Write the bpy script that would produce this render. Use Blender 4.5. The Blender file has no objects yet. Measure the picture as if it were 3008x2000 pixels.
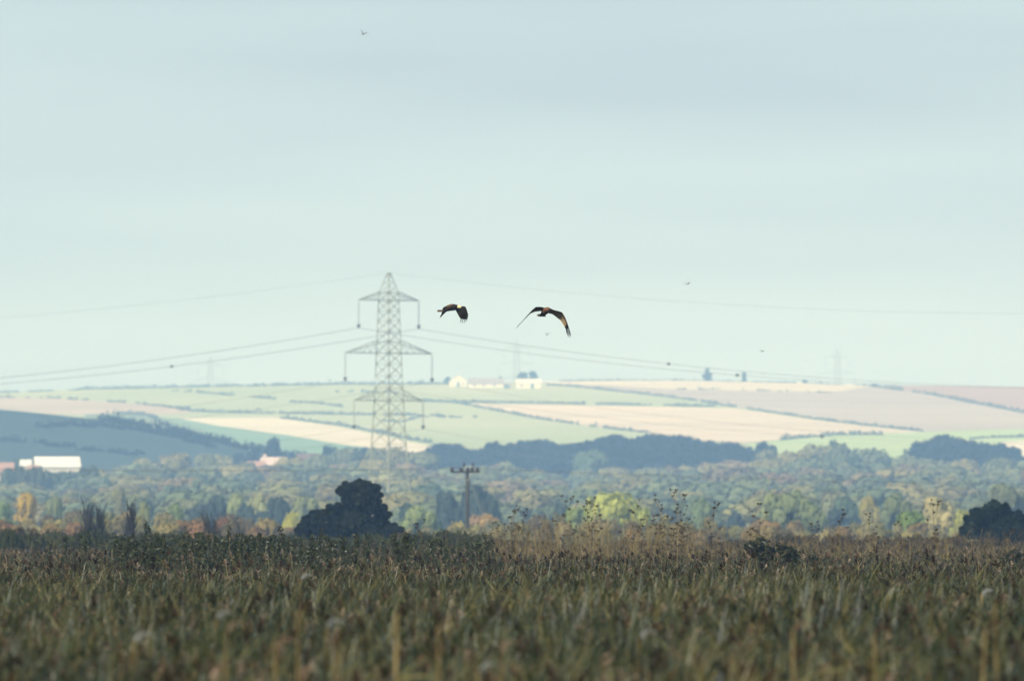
import bpy, math, random
import numpy as np
from mathutils import Vector
random.seed(11); RS = np.random.RandomState(7)
R = math.radians
SC = bpy.context.scene
COL = SC.collection

# ------------------------------------------------------------------ camera, sky, sun
FPX, HY, CX, EYE = 38220.0, 1570.0, 1504.0, 2.75      # focal length in photo pixels, eye-level row, centre column, eye height
cd = bpy.data.cameras.new("camera"); cam = bpy.data.objects.new("camera", cd); COL.objects.link(cam)
cd.sensor_width = 36.0; cd.lens = FPX/3008*36.0; cd.clip_start = 0.5; cd.clip_end = 60000
cam.location = (0, 0, EYE); cam.rotation_euler = (math.pi/2+math.atan((HY-1000)/FPX), 0, 0)
cd.dof.use_dof = True; cd.dof.focus_distance = 230; cd.dof.aperture_fstop = cd.lens/62.0
SC.camera = cam
SUN_EL, SUN_AZ = R(36), R(215)        # azimuth clockwise from +Y (the way the camera looks): behind, to the left
SDIR = Vector((math.sin(SUN_AZ)*math.cos(SUN_EL), math.cos(SUN_AZ)*math.cos(SUN_EL), math.sin(SUN_EL)))
W = bpy.data.worlds.new("World"); SC.world = W; W.use_nodes = True
nt = W.node_tree; nt.nodes.clear(); L = nt.links.new
def N(t, tree=None, **kw):
    n = (tree or nt).nodes.new(t)
    for k, v in kw.items(): setattr(n, k, v)
    return n
out = N('ShaderNodeOutputWorld'); sky = N('ShaderNodeTexSky', sky_type='NISHITA', sun_disc=False, sun_elevation=SUN_EL, sun_rotation=SUN_AZ)
b1 = N('ShaderNodeBackground'); b1.inputs[1].default_value = 0.07; L(sky.outputs[0], b1.inputs[0])
tc = N('ShaderNodeTexCoord'); mp = N('ShaderNodeMapping'); L(tc.outputs['Generated'], mp.inputs[0]); mp.inputs['Scale'].default_value = (12, 3, 105)
mp.inputs['Rotation'].default_value = (0, R(.25), 0); mp.inputs['Location'].default_value = (3.3, 0, 1.25)
nz = N('ShaderNodeTexNoise'); nz.inputs['Scale'].default_value = 1; nz.inputs['Detail'].default_value = 4; nz.inputs['Roughness'].default_value = .45; L(mp.outputs[0], nz.inputs[0])
cr = N('ShaderNodeValToRGB'); L(nz.outputs[0], cr.inputs[0])
cr.color_ramp.elements[0].position = .33; cr.color_ramp.elements[0].color = (.565, .72, .83, 1)
cr.color_ramp.elements[1].position = .66; cr.color_ramp.elements[1].color = (.695, .885, .96, 1)
b2 = N('ShaderNodeBackground'); sx = N('ShaderNodeSeparateXYZ'); L(tc.outputs['Generated'], sx.inputs[0]); gr = N('ShaderNodeMapRange'); L(sx.outputs[2], gr.inputs[0])
gr.inputs[1].default_value = .018; gr.inputs[2].default_value = .045; gr.inputs[3].default_value = 1.0; gr.inputs[4].default_value = .80; L(gr.outputs[0], b2.inputs[1])
L(cr.outputs[0], b2.inputs[0])
ms = N('ShaderNodeMixShader'); ms.inputs[0].default_value = .92; L(b1.outputs[0], ms.inputs[1]); L(b2.outputs[0], ms.inputs[2]); L(ms.outputs[0], out.inputs[0])
sl = bpy.data.lights.new("sun", 'SUN'); sl.energy = 5.0; sl.angle = R(.53); sl.color = (1, .93, .80)
so = bpy.data.objects.new("sun", sl); COL.objects.link(so); so.rotation_euler = SDIR.to_track_quat('Z', 'Y').to_euler()
SC.view_settings.view_transform = 'Standard'; SC.view_settings.look = 'None'; SC.view_settings.exposure = 0.1; SC.view_settings.gamma = 1
SC.view_settings.use_curve_mapping = False
SC.cycles.use_denoising = True; SC.cycles.max_bounces = 6; SC.cycles.diffuse_bounces = 3; SC.cycles.transmission_bounces = 3
SC.cycles.volume_bounces = 1; SC.cycles.transparent_max_bounces = 8; SC.cycles.use_adaptive_sampling = False

# ------------------------------------------------------------------ helpers
def link(o, parent=None):
    COL.objects.link(o)
    if parent: o.parent = parent
    return o
def tag(o, label=None, cat=None, group=None, kind=None):
    for k, v in (('label', label), ('category', cat), ('group', group), ('kind', kind)):
        if v: o[k] = v
    return o
def empty(name, loc=(0, 0, 0), rz=0, label=None, cat=None, group=None):
    o = bpy.data.objects.new(name, None); o.location = loc; o.rotation_euler = (0, 0, rz); o.empty_display_size = .2
    link(o); return tag(o, label, cat, group)
def mesh(name, V, F, mats, mi=None, smooth=False):
    m = bpy.data.meshes.new(name); m.from_pydata([tuple(v) for v in V], [], F)
    for x in (mats if isinstance(mats, (list, tuple)) else [mats]): m.materials.append(x)
    if mi is not None: m.polygons.foreach_set('material_index', mi)
    if smooth: m.polygons.foreach_set('use_smooth', [True]*len(F))
    m.update(); return m
def obj(name, m, parent=None, **kw):
    o = bpy.data.objects.new(name, m); link(o, parent); return tag(o, **kw)
def qmesh(name, Q, mats, mi=None):
    """Q: (n,4,3) array of quads"""
    Q = np.asarray(Q, dtype=np.float32); n = len(Q); m = bpy.data.meshes.new(name)
    m.vertices.add(4*n); m.vertices.foreach_set('co', Q.reshape(-1)); m.loops.add(4*n)
    m.loops.foreach_set('vertex_index', np.arange(4*n, dtype=np.int32)); m.polygons.add(n)
    m.polygons.foreach_set('loop_start', np.arange(0, 4*n, 4, dtype=np.int32))
    for x in (mats if isinstance(mats, (list, tuple)) else [mats]): m.materials.append(x)
    if mi is not None: m.polygons.foreach_set('material_index', np.asarray(mi, dtype=np.int32))
    m.update(calc_edges=True); return m
class MB:
    def __init__(s): s.V = []; s.F = []; s.M = []
    def tube(s, pts, rad, n=5, mi=0, cap=True):
        pts = [Vector(p) for p in pts]; b = len(s.V); rad = rad if hasattr(rad, '__len__') else [rad]*len(pts)
        for i, p in enumerate(pts):
            t = (pts[min(i+1, len(pts)-1)]-pts[max(i-1, 0)]).normalized()
            u = t.cross(Vector((0, 0, 1)));
            if u.length < .05: u = t.cross(Vector((1, 0, 0)))
            u.normalize(); w = t.cross(u)
            for k in range(n):
                a = 2*math.pi*k/n+.3; s.V.append(p+(u*math.cos(a)+w*math.sin(a))*rad[i])
        for i in range(len(pts)-1):
            for k in range(n):
                s.F.append((b+i*n+k, b+i*n+(k+1) % n, b+(i+1)*n+(k+1) % n, b+(i+1)*n+k)); s.M.append(mi)
        if cap:
            s.F.append(tuple(b+k for k in range(n))[::-1]); s.F.append(tuple(b+(len(pts)-1)*n+k for k in range(n))); s.M += [mi, mi]
        return s
    def box(s, c, d, mi=0):
        b = len(s.V)
        for z in (-.5, .5):
            for x, y in ((-.5, -.5), (.5, -.5), (.5, .5), (-.5, .5)): s.V.append(Vector((c[0]+x*d[0], c[1]+y*d[1], c[2]+z*d[2])))
        for f in ((3, 2, 1, 0), (4, 5, 6, 7), (0, 1, 5, 4), (1, 2, 6, 5), (2, 3, 7, 6), (3, 0, 4, 7)): s.F.append(tuple(b+i for i in f)); s.M.append(mi)
        return s
    def lathe(s, c, prof, n=8, mi=0):
        b = len(s.V)
        for z, r in prof:
            for k in range(n): a = 2*math.pi*k/n; s.V.append(Vector((c[0]+r*math.cos(a), c[1]+r*math.sin(a), c[2]+z)))
        for i in range(len(prof)-1):
            for k in range(n): s.F.append((b+i*n+k, b+i*n+(k+1) % n, b+(i+1)*n+(k+1) % n, b+(i+1)*n+k)); s.M.append(mi)
        s.F.append(tuple(b+k for k in range(n))[::-1]); s.F.append(tuple(b+(len(prof)-1)*n+k for k in range(n))); s.M += [mi, mi]
        return s
    def mesh(s, name, mats, smooth=False): return mesh(name, s.V, s.F, mats, s.M, smooth)
def interp(x, pts):
    return float(np.interp(x, [p[0] for p in pts], [p[1] for p in pts]))
def PX(px, py, d):      # the point at distance d that the photograph shows at (px, py)
    return Vector(((px-CX)/FPX*d, d, EYE+(HY-py)/FPX*d))

# ------------------------------------------------------------------ materials
def mat(name, col, rough=.85, var=.25, scale=1.0, col2=None, spec=.2, coord='Object', stretch=None, detail=4, bump=0):
    m = bpy.data.materials.new(name); m.use_nodes = True; t = m.node_tree; p = t.nodes['Principled BSDF']
    p.inputs['Roughness'].default_value = rough; p.inputs['Specular IOR Level'].default_value = spec
    if coord == 'Position': c = N('ShaderNodeNewGeometry', t).outputs['Position']
    else: c = N('ShaderNodeTexCoord', t).outputs['Object']
    if stretch: q = N('ShaderNodeMapping', t); q.inputs['Scale'].default_value = stretch; t.links.new(c, q.inputs[0]); c = q.outputs[0]
    n = N('ShaderNodeTexNoise', t); n.inputs['Scale'].default_value = scale; n.inputs['Detail'].default_value = detail; t.links.new(c, n.inputs[0])
    r = N('ShaderNodeValToRGB', t); t.links.new(n.outputs[0], r.inputs[0]); r.color_ramp.elements[0].position = .3; r.color_ramp.elements[1].position = .7
    c2 = col2 or [x*(1+var) for x in col]; c1 = col if col2 else [x*(1-var) for x in col]
    r.color_ramp.elements[0].color = (*c1, 1); r.color_ramp.elements[1].color = (*c2, 1); t.links.new(r.outputs[0], p.inputs['Base Color'])
    if bump: bp = N('ShaderNodeBump', t); bp.inputs['Distance'].default_value = bump; t.links.new(n.outputs[0], bp.inputs['Height']); t.links.new(bp.outputs[0], p.inputs['Normal'])
    return m
def leafmat(name, ramp=None, scale=.5, trans=.3, rnd=.0, contrast=.55, gloss=0.0, patch=None):
    """foliage: a diffuse / translucent mix; without a ramp the colour is the object's own colour"""
    m = bpy.data.materials.new(name); m.use_nodes = True; t = m.node_tree; t.nodes.clear(); l = t.links.new
    o = N('ShaderNodeOutputMaterial', t); oi = N('ShaderNodeObjectInfo', t)
    if patch: c = N('ShaderNodeNewGeometry', t).outputs['Position']
    else: c = N('ShaderNodeTexCoord', t).outputs['Object']
    n = N('ShaderNodeTexNoise', t); n.inputs['Scale'].default_value = scale; n.inputs['Detail'].default_value = 3; l(c, n.inputs[0])
    if ramp:
        r = N('ShaderNodeValToRGB', t); e = r.color_ramp.elements
        while len(e) < len(ramp): e.new(.5)
        for i, cc in enumerate(ramp): e[i].position = .28+.44*i/(len(ramp)-1); e[i].color = (*cc, 1)
        ad = N('ShaderNodeMath', t, operation='MULTIPLY_ADD'); l(oi.outputs['Random'], ad.inputs[0]); ad.inputs[1].default_value = rnd
        sb = N('ShaderNodeMath', t, operation='SUBTRACT'); l(n.outputs[0], sb.inputs[0]); sb.inputs[1].default_value = rnd*.5; l(sb.outputs[0], ad.inputs[2])
        l(ad.outputs[0], r.inputs[0]); base = r.outputs[0]
    else: base = oi.outputs['Color']
    n2 = N('ShaderNodeTexNoise', t); n2.inputs['Scale'].default_value = scale*4; n2.inputs['Detail'].default_value = 2; l(c, n2.inputs[0])
    mr = N('ShaderNodeMapRange', t); mr.inputs[1].default_value = .3; mr.inputs[2].default_value = .7; mr.inputs[3].default_value = 1-contrast; mr.inputs[4].default_value = 1+contrast
    l((n2 if ramp else n).outputs[0], mr.inputs[0])
    mx = N('ShaderNodeMix', t, data_type='RGBA', blend_type='MULTIPLY'); mx.inputs[0].default_value = 1; l(base, mx.inputs[6]); l(mr.outputs[0], mx.inputs[7])
    d = N('ShaderNodeBsdfDiffuse', t); tr = N('ShaderNodeBsdfTranslucent', t); l(mx.outputs[2], d.inputs[0]); l(mx.outputs[2], tr.inputs[0])
    s = N('ShaderNodeMixShader', t); s.inputs[0].default_value = trans; l(d.outputs[0], s.inputs[1]); l(tr.outputs[0], s.inputs[2]); last = s
    if gloss:
        g = N('ShaderNodeBsdfGlossy', t); g.inputs['Roughness'].default_value = .45; g.inputs[0].default_value = (.8, .85, .9, 1)
        s2 = N('ShaderNodeMixShader', t); s2.inputs[0].default_value = gloss; l(s.outputs[0], s2.inputs[1]); l(g.outputs[0], s2.inputs[2]); last = s2
    l(last.outputs[0], o.inputs[0]); return m
M_bark = mat('bark', (.035, .03, .024), scale=3)
M_leaf = leafmat('tree_foliage', scale=.3, contrast=.2)
M_dleaf = leafmat('evergreen_foliage', scale=1.1, contrast=.75, trans=.15)
M_hedge = leafmat('hedge_foliage', scale=.1, contrast=.3)
M_marsh = mat('marsh_soil', (.05, .042, .028), scale=.3, coord='Position')
M_steel = mat('galvanised_steel', (.28, .29, .20), rough=.6, var=.15, scale=.6, spec=.4)
M_wire = mat('aluminium_cable', (.17, .175, .18), rough=.6, scale=1)
M_porc = mat('brown_porcelain', (.05, .035, .03), rough=.4, scale=3)
M_glassi = mat('grey_glass_insulator', (.30, .30, .30), rough=.35, scale=2, spec=.5)
M_wood = mat('creosoted_timber', (.05, .048, .038), scale=2, stretch=(1, 1, .15))

# ------------------------------------------------------------------ terrain
GD = [(-2000, 0), (0, 0), (1400, 0), (2000, .6), (2500, 2), (3000, 4.6), (3500, 8.5), (4000, 13.5), (4500, 20.5), (5000, 30)]
def ground(d): return interp(d, GD)
RIDGE = [(-1500, 1166), (0, 1154), (254, 1143), (509, 1137), (1000, 1128), (1300, 1127), (1590, 1121), (2000, 1117), (2367, 1125), (2598, 1133), (3008, 1136), (4500, 1146)]
B0 = HY-FPX*(30-EYE)/5000
def hill(px, py):       # a point of the hill face
    r = interp(px, RIDGE); t = (B0-py)/(B0-r); d = 5000+3000*t
    return PX(px, py, d)
M_pasture = mat('rough_pasture', (.10, .11, .05), scale=.02, coord='Position', col2=(.16, .14, .07))
V, F = [], []
xs = np.unique(np.concatenate([np.linspace(-2400, -300, 8), np.linspace(-300, 300, 61), np.linspace(300, 2400, 8)]))
ys = np.unique(np.concatenate([np.linspace(-1500, 1400, 12), np.linspace(1400, 5000, 60)]))
for y in ys:
    for x in xs: V.append((x, y, ground(y)))
nx = len(xs)
for j in range(len(ys)-1):
    for i in range(nx-1): F.append((j*nx+i, j*nx+i+1, (j+1)*nx+i+1, (j+1)*nx+i))
obj('ground', mesh('ground', V, F, M_pasture, smooth=True), kind='structure')
M_green = mat('young_crop_green', (.33, .40, .19), scale=.006, coord='Position', col2=(.47, .49, .27), stretch=(1, .25, 1), detail=6)
V, F = [], []
pxs = np.unique(np.concatenate([np.linspace(-16500, -600, 12), np.linspace(-600, 3600, 106), np.linspace(3600, 19500, 12)]))
ts = np.concatenate([np.linspace(0, 1, 31), [1.06, 1.15, 1.4]])
for t in ts:
    for px in pxs:
        r = interp(px, RIDGE)
        if t <= 1: p = PX(px, B0+(r-B0)*t, 5000+3000*t)
        else:
            a = PX(px, r, 8000); k = 5000+3000*t; p = Vector((a.x*k/8000, k, a.z-(t-1)*(25 if t < 1.1 else 60)))
        V.append(p)
nx = len(pxs)
for j in range(len(ts)-1):
    for i in range(nx-1): F.append((j*nx+i, j*nx+i+1, (j+1)*nx+i+1, (j+1)*nx+i))
obj('hill', mesh('hill', V, F, M_green, smooth=True), kind='structure')
# fields, laid as sheets on the hill face between an upper and a lower boundary
def field(name, top, bot, m, lift=.12):
    x0 = max(top[0][0], bot[0][0]); x1 = min(top[-1][0], bot[-1][0]); n = max(4, int((x1-x0)/14)); rows = 8; V, F = [], []
    for i in range(n+1):
        px = x0+(x1-x0)*i/n; a = interp(px, top); b = max(interp(px, bot), a+.05)
        for k in range(rows+1):
            p = hill(px, a+(b-a)*k/rows); V.append((p.x, p.y, p.z+lift))
    for i in range(n):
        for k in range(rows): q = i*(rows+1)+k; F.append((q, q+1, q+rows+2, q+rows+1))
    return obj(name, mesh(name, V, F, m, smooth=True), kind='structure')
def fm(name, a, b, sc=.006, st=(1, .2, 1)): return mat(name, a, scale=.022, coord='Position', col2=b, stretch=(.12, .45, 1), detail=8)
m_brown = fm('ploughed_tan', (.42, .33, .24), (.58, .46, .34)); m_cream = fm('pale_stubble', (.60, .52, .37), (.80, .71, .53))
m_pink = fm('rolled_tilth', (.40, .335, .28), (.55, .46, .38), .014); m_teal = fm('grass_ley', (.16, .28, .16), (.23, .34, .20)); m_lime = fm('bright_new_crop', (.36, .47, .18), (.46, .54, .25))
m_pcream = fm('stubble_rows', (.56, .46, .34), (.76, .63, .46), .012, (.5, .35, 1)); m_red = fm('red_ploughed', (.40, .26, .20), (.47, .32, .25))
m_scrub = fm('rough_grazing', (.14, .20, .10), (.22, .26, .13), .02)
HL1 = [(-700, 1163), (0, 1168), (157, 1170), (280, 1178), (398, 1186), (551, 1203), (636, 1211), (805, 1215), (1000, 1218), (1170, 1220), (1297, 1222), (1568, 1228)]
H3 = [(1280, 1181), (1568, 1185), (2000, 1194), (2158, 1196), (2192, 1200), (2385, 1230), (2556, 1251), (2705, 1268)]
H4 = [(1589, 1129), (1695, 1137), (2000, 1170), (2158, 1195), (2192, 1200), (2385, 1230), (2556, 1251), (2705, 1268)]
H6 = [(2560, 1134), (2640, 1146), (2748, 1161), (2855, 1183), (3008, 1212), (3600, 1330)]
field('tan_field', HL1, [(-700, 1196), (0, 1202), (148, 1216), (254, 1218), (339, 1213), (509, 1218), (560, 1212)], m_brown)
field('stubble_strip', [(530, 1229), (805, 1226), (1000, 1255), (1212, 1300), (1381, 1330)], [(530, 1230), (636, 1250), (848, 1279), (1000, 1305), (1200, 1330), (1381, 1345)], m_cream)
field('grass_field', [(440, 1224), (530, 1230), (636, 1250), (848, 1279), (1000, 1305), (1200, 1330)], [(440, 1240), (600, 1300), (700, 1325), (850, 1345), (1200, 1352)], m_teal)
field('grazing_field', [(250, 1219), (339, 1214), (440, 1220), (600, 1262)], [(250, 1240), (440, 1290), (600, 1330)], m_scrub)
field('stubble_field', [(1360, 1186), (1568, 1188), (2000, 1197), (2158, 1200), (2385, 1232), (2556, 1253), (2705, 1268)], [(1360, 1188), (1568, 1228), (1720, 1250), (1843, 1264), (2000, 1290), (2188, 1302), (2320, 1289), (2449, 1279), (2598, 1272), (2705, 1270)], m_pcream)
field('ridge_stubble_field', [(1589, 1122), (2000, 1117.5), (2367, 1125.5), (2560, 1132)], [(1589, 1126), (2000, 1146), (2449, 1155), (2560, 1136)], m_cream, .3)
field('tilled_field', [(1640, 1122), (2000, 1118), (2367, 1126), (2560, 1134), (2640, 1146), (2748, 1161), (2855, 1183), (3008, 1212), (3600, 1330)], [(1640, 1131), (2000, 1169), (2158, 1194), (2192, 1199), (2385, 1229), (2556, 1250), (2705, 1268), (3008, 1259), (3600, 1331)], m_pink)
field('red_field', [(2600, 1134), (3008, 1137), (4400, 1146)], [(2600, 1141), (2748, 1161), (2855, 1183), (3008, 1212), (3600, 1330), (4400, 1340)], m_red, .3)
field('lime_green_field', [(2200, 1303), (2449, 1279), (2705, 1269), (3008, 1259), (3300, 1250)], [(2200, 1335), (2500, 1345), (3300, 1345)], m_lime)
field('corner_stubble_field', [(2940, 1300), (3008, 1296), (3300, 1290)], [(2940, 1345), (3300, 1350)], m_cream, .3)
field('stubble_patch', [(370, 1248), (420, 1245), (505, 1272)], [(370, 1252), (440, 1264), (505, 1276)], m_cream, .35)
# the darker, nearer hill on the left
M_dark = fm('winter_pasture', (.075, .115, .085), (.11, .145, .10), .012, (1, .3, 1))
CREST = [(-2500, 1180), (-600, 1192), (0, 1203), (148, 1217), (300, 1233), (424, 1257), (560, 1284), (640, 1300), (700, 1316), (800, 1337), (900, 1352), (1000, 1376), (1300, 1400)]
V, F = [], []
cx = np.linspace(-2500, 1300, 120); tt = np.concatenate([np.linspace(0, 1, 16), [1.08, 1.3]])
for t in tt:
    for px in cx:
        d = 4050+800*t; z0 = ground(4050)-.5; c = PX(px, interp(px, CREST), 4850).z
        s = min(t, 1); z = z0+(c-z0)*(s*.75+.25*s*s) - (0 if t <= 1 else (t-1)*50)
        V.append(((px-CX)/FPX*d, d, z))
for j in range(len(tt)-1):
    for i in range(len(cx)-1): F.append((j*120+i, j*120+i+1, (j+1)*120+i+1, (j+1)*120+i))
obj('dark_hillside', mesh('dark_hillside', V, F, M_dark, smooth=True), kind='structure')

# ------------------------------------------------------------------ clouds outside the frame that shade parts of the land
M_cloud = leafmat('cloud_vapour', ramp=[(.85, .87, .9), (.95, .95, .95)], trans=.5, contrast=.02)
def cloud(cx_, cy_, lx, ly, label):
    z = 1000; k = z/math.tan(SUN_EL); ox, oy = math.sin(SUN_AZ)*k, math.cos(SUN_AZ)*k; V, F = [], []; n = 28
    for j in range(n+1):
        for i in range(2*n):
            a = math.pi*i/n; th = math.pi*j/n; w = 1+.12*math.sin(5*a+j*.6)+.06*math.sin(11*a+2)
            h = math.cos(th); V.append((cx_+ox+lx*math.sin(th)*math.cos(a)*w, cy_+oy+ly*math.sin(th)*math.sin(a)*w, z+(110 if h > 0 else 25)*h*(1+.3*math.sin(7*a)*math.sin(th))))
    for j in range(n):
        for i in range(2*n): F.append((j*2*n+i, j*2*n+(i+1) % (2*n), (j+1)*2*n+(i+1) % (2*n), (j+1)*2*n+i))
    obj('cloud', mesh('cloud', V, F, M_cloud, smooth=True), kind='structure')
cloud(0, 4640, 1300, 330, 'long')

# ------------------------------------------------------------------ trees
def quads(P, Nn, size, asp=1.0, up=None):
    n = len(P); T = RS.normal(size=(n, 3)); T -= (T*Nn).sum(1)[:, None]*Nn; T /= np.linalg.norm(T, axis=1)[:, None]+1e-9
    B = np.cross(Nn, T); s = (size*(.6+.8*RS.rand(n)))[:, None]*.5
    a, b = T*s, B*s*asp
    return np.stack([P-a-b*.6, P+a*.7-b, P+a+b*.5, P-a*.4+b], 1)
def crown_quads(h, w, lobes, nleaf, size, base=.12, flat=0.0, seed=0, shape='round', solid=.55):
    """leaf clumps spread through a crown made of overlapping lobes"""
    rs = np.random.RandomState(seed); out = []
    zc0 = h*base
    C = []
    for i in range(lobes):
        u = rs.rand(); z = zc0+(h-zc0)*(.12+.76*u)
        if shape == 'round': rr = w/2*math.sqrt(max(.05, 1-((z-(zc0+(h-zc0)*.42))/((h-zc0)*.62))**2))
        elif shape == 'cone': rr = w/2*max(.12, (1-(z-zc0)/(h-zc0))*1.1)
        elif shape == 'broad': rr = w/2*(1 if u < .5 else 1-.9*(u-.5))
        else: rr = w/2
        a = rs.rand()*6.283; q = rs.rand()**.5; r = (.13+.13*rs.rand())*min(w, h)*1.0
        d = max(0, rr-r)*q
        z = min(z, h-r*.85)
        C.append((d*math.cos(a), d*math.sin(a), max(z, r*.5), r))
    C.append((rs.normal()*w*.05, rs.normal()*w*.05, h-.2*min(w, h), .2*min(w, h)))
    per = nleaf//len(C)
    for x, y, z, r in C:
        D = rs.normal(size=(per, 3)); D /= np.linalg.norm(D, axis=1)[:, None]
        rad = r*(solid+(1.08-solid)*rs.rand(per)**.4)
        bump = 1+.13*np.sin(D[:, 0]*6+x*3)+.12*np.sin(D[:, 1]*7+z*2)
        P = D*(rad*bump)[:, None]*np.array([1, 1, .82])+np.array([x, y, z])
        P[:, 2] = np.maximum(P[:, 2], .1)
        Nn = D+rs.normal(size=(per, 3))*.17; Nn /= np.linalg.norm(Nn, axis=1)[:, None]
        out.append(quads(P, Nn, size*np.ones(per)))
    return np.concatenate(out)
def trunk_mb(h, w, r, seed, limbs=6):
    rs = random.Random(seed); m = MB()
    m.tube([(0, 0, -.5), (.1, 0, h*.25), (-.05*w*.2, 0, h*.55), (0, .1, h*.85)], [r*1.3, r, r*.6, r*.15], 6)
    for k in range(limbs):
        a = rs.random()*6.28; z = h*(.2+.4*rs.random()); e = w*(.25+.15*rs.random())
        m.tube([(0, 0, z), (e*.5*math.cos(a), e*.5*math.sin(a), z+h*.12), (e*math.cos(a), e*math.sin(a), z+h*.22)], [r*.5, r*.3, r*.08], 4)
    return m
VAR = {}
def variants(kind, n, **kw):
    L_ = []
    for i in range(n):
        k = dict(kw); seed = abs(hash(kind)) % 1000 if False else sum(map(ord, kind))+i*17
        L_.append((qmesh('crown', crown_quads(seed=seed, **k), M_leaf), trunk_mb(kw['h'], kw['w'], .025*kw['h'], seed).mesh('trunk', M_bark)))
    VAR[kind] = L_
variants('round', 6, h=10, w=11, lobes=18, nleaf=3600, size=.72)
variants('tall', 3, h=10, w=6.5, lobes=18, nleaf=2600, size=.5, base=.05)
variants('bush', 5, h=10, w=14, lobes=24, nleaf=3400, size=.75, base=.0, shape='broad')
variants('cone', 1, h=10, w=7, lobes=20, nleaf=2400, size=.5, base=.02, shape='cone')
variants('dome', 6, h=10, w=13, lobes=24, nleaf=5600, size=.74, base=.0)
KW = {'round': 11, 'tall': 6.5, 'bush': 14, 'cone': 7, 'dome': 13}
def tree(name, label, cat, px, top, width, d, col, kind='round', group=None, minh=2.0, zg=None, rnd=0.12, vi=None):
    """a tree whose top stands at photo row top; width in photo pixels"""
    g = ground(d) if zg is None else zg; p = PX(px, top, d); h = max(minh, p.z-g); w = width/FPX*d
    o = empty(name, (p.x, d, g), random.random()*6.28, label, cat, group); o.scale = (w/KW[kind], w/KW[kind], h/10)
    cm, tm = VAR[kind][random.randrange(len(VAR[kind])) if vi is None else vi]
    c = obj('crown', cm, o); k = 1+random.uniform(-rnd, rnd); c.color = (col[0]*k*(1+random.uniform(-rnd, rnd)*.6), col[1]*k, col[2]*k, 1); obj('trunk', tm, o)
    return o
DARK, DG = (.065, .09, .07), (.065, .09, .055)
TONES = [('grey-green', (0.213, 0.241, 0.125)), ('olive', (0.256, 0.241, 0.110)), ('dull green', (0.181, 0.213, 0.115)), ('tan-brown', (0.263, 0.213, 0.125)), ('yellow-green', (0.300, 0.286, 0.120)), ('bluish green', (0.156, 0.196, 0.125)), ('dusty brown', (0.244, 0.196, 0.125))]
def place(px, pre='near'):
    for x, t in ((110, 'the left edge'), (330, 'the white barn'), (620, 'the dark hillside'), (900, 'the black tree'), (1260, 'the pylon legs'), (1480, 'the wooden pole'), (1900, 'the domed tree'),
                 (2180, 'the pale green tree'), (2500, 'the broad green tree'), (2850, 'the cream-leaved tree')):
        if px < x: return t
    return 'the right edge'
# dark belt under the hill fields
BELT = [(1262, 1328), (1285, 1304), (1330, 1302), (1356, 1320), (1400, 1322), (1430, 1310), (1455, 1296), (1490, 1304), (1530, 1300), (1560, 1292), (1595, 1290), (1620, 1303), (1660, 1308), (1690, 1303), (1740, 1295), (1790, 1284), (1810, 1277), (1835, 1287), (1870, 1280), (1920, 1275), (2000, 1278), (2030, 1287), (2060, 1295), (2075, 1290), (2100, 1296), (2150, 1300), (2180, 1310), (2235, 1330)]
BELT2 = [(2672, 1338), (2695, 1296), (2735, 1294), (2760, 1280), (2780, 1275), (2830, 1285), (2875, 1307), (2900, 1298), (2940, 1302), (2970, 1318), (2995, 1342)]
px = 1272
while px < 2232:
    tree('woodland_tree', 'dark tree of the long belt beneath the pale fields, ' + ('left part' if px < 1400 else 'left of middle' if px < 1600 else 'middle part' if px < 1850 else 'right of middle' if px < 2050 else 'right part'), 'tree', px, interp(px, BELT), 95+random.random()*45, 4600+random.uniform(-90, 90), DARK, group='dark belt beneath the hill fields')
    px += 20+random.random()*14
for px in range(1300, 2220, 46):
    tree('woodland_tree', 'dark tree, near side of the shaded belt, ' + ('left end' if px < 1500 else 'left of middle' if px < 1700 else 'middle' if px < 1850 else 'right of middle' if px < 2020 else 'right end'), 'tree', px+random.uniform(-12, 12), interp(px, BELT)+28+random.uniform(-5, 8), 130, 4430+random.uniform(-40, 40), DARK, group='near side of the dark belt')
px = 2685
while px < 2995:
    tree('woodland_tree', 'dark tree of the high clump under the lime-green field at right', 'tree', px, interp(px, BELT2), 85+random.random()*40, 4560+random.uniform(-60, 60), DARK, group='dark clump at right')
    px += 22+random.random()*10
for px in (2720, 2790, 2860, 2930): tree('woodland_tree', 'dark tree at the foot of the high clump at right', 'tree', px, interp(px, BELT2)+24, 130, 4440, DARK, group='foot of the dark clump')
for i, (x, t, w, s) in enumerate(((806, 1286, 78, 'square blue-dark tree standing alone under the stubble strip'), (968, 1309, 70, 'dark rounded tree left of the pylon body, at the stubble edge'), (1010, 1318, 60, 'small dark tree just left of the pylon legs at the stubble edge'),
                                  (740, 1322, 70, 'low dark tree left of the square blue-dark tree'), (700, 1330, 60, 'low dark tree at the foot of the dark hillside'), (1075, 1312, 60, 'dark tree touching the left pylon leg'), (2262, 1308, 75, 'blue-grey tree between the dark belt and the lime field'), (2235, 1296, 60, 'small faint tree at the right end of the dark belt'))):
    tree('woodland_tree', s, 'tree', x, t, w, 4560, DARK, 'bush' if i == 0 else 'round')
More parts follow.
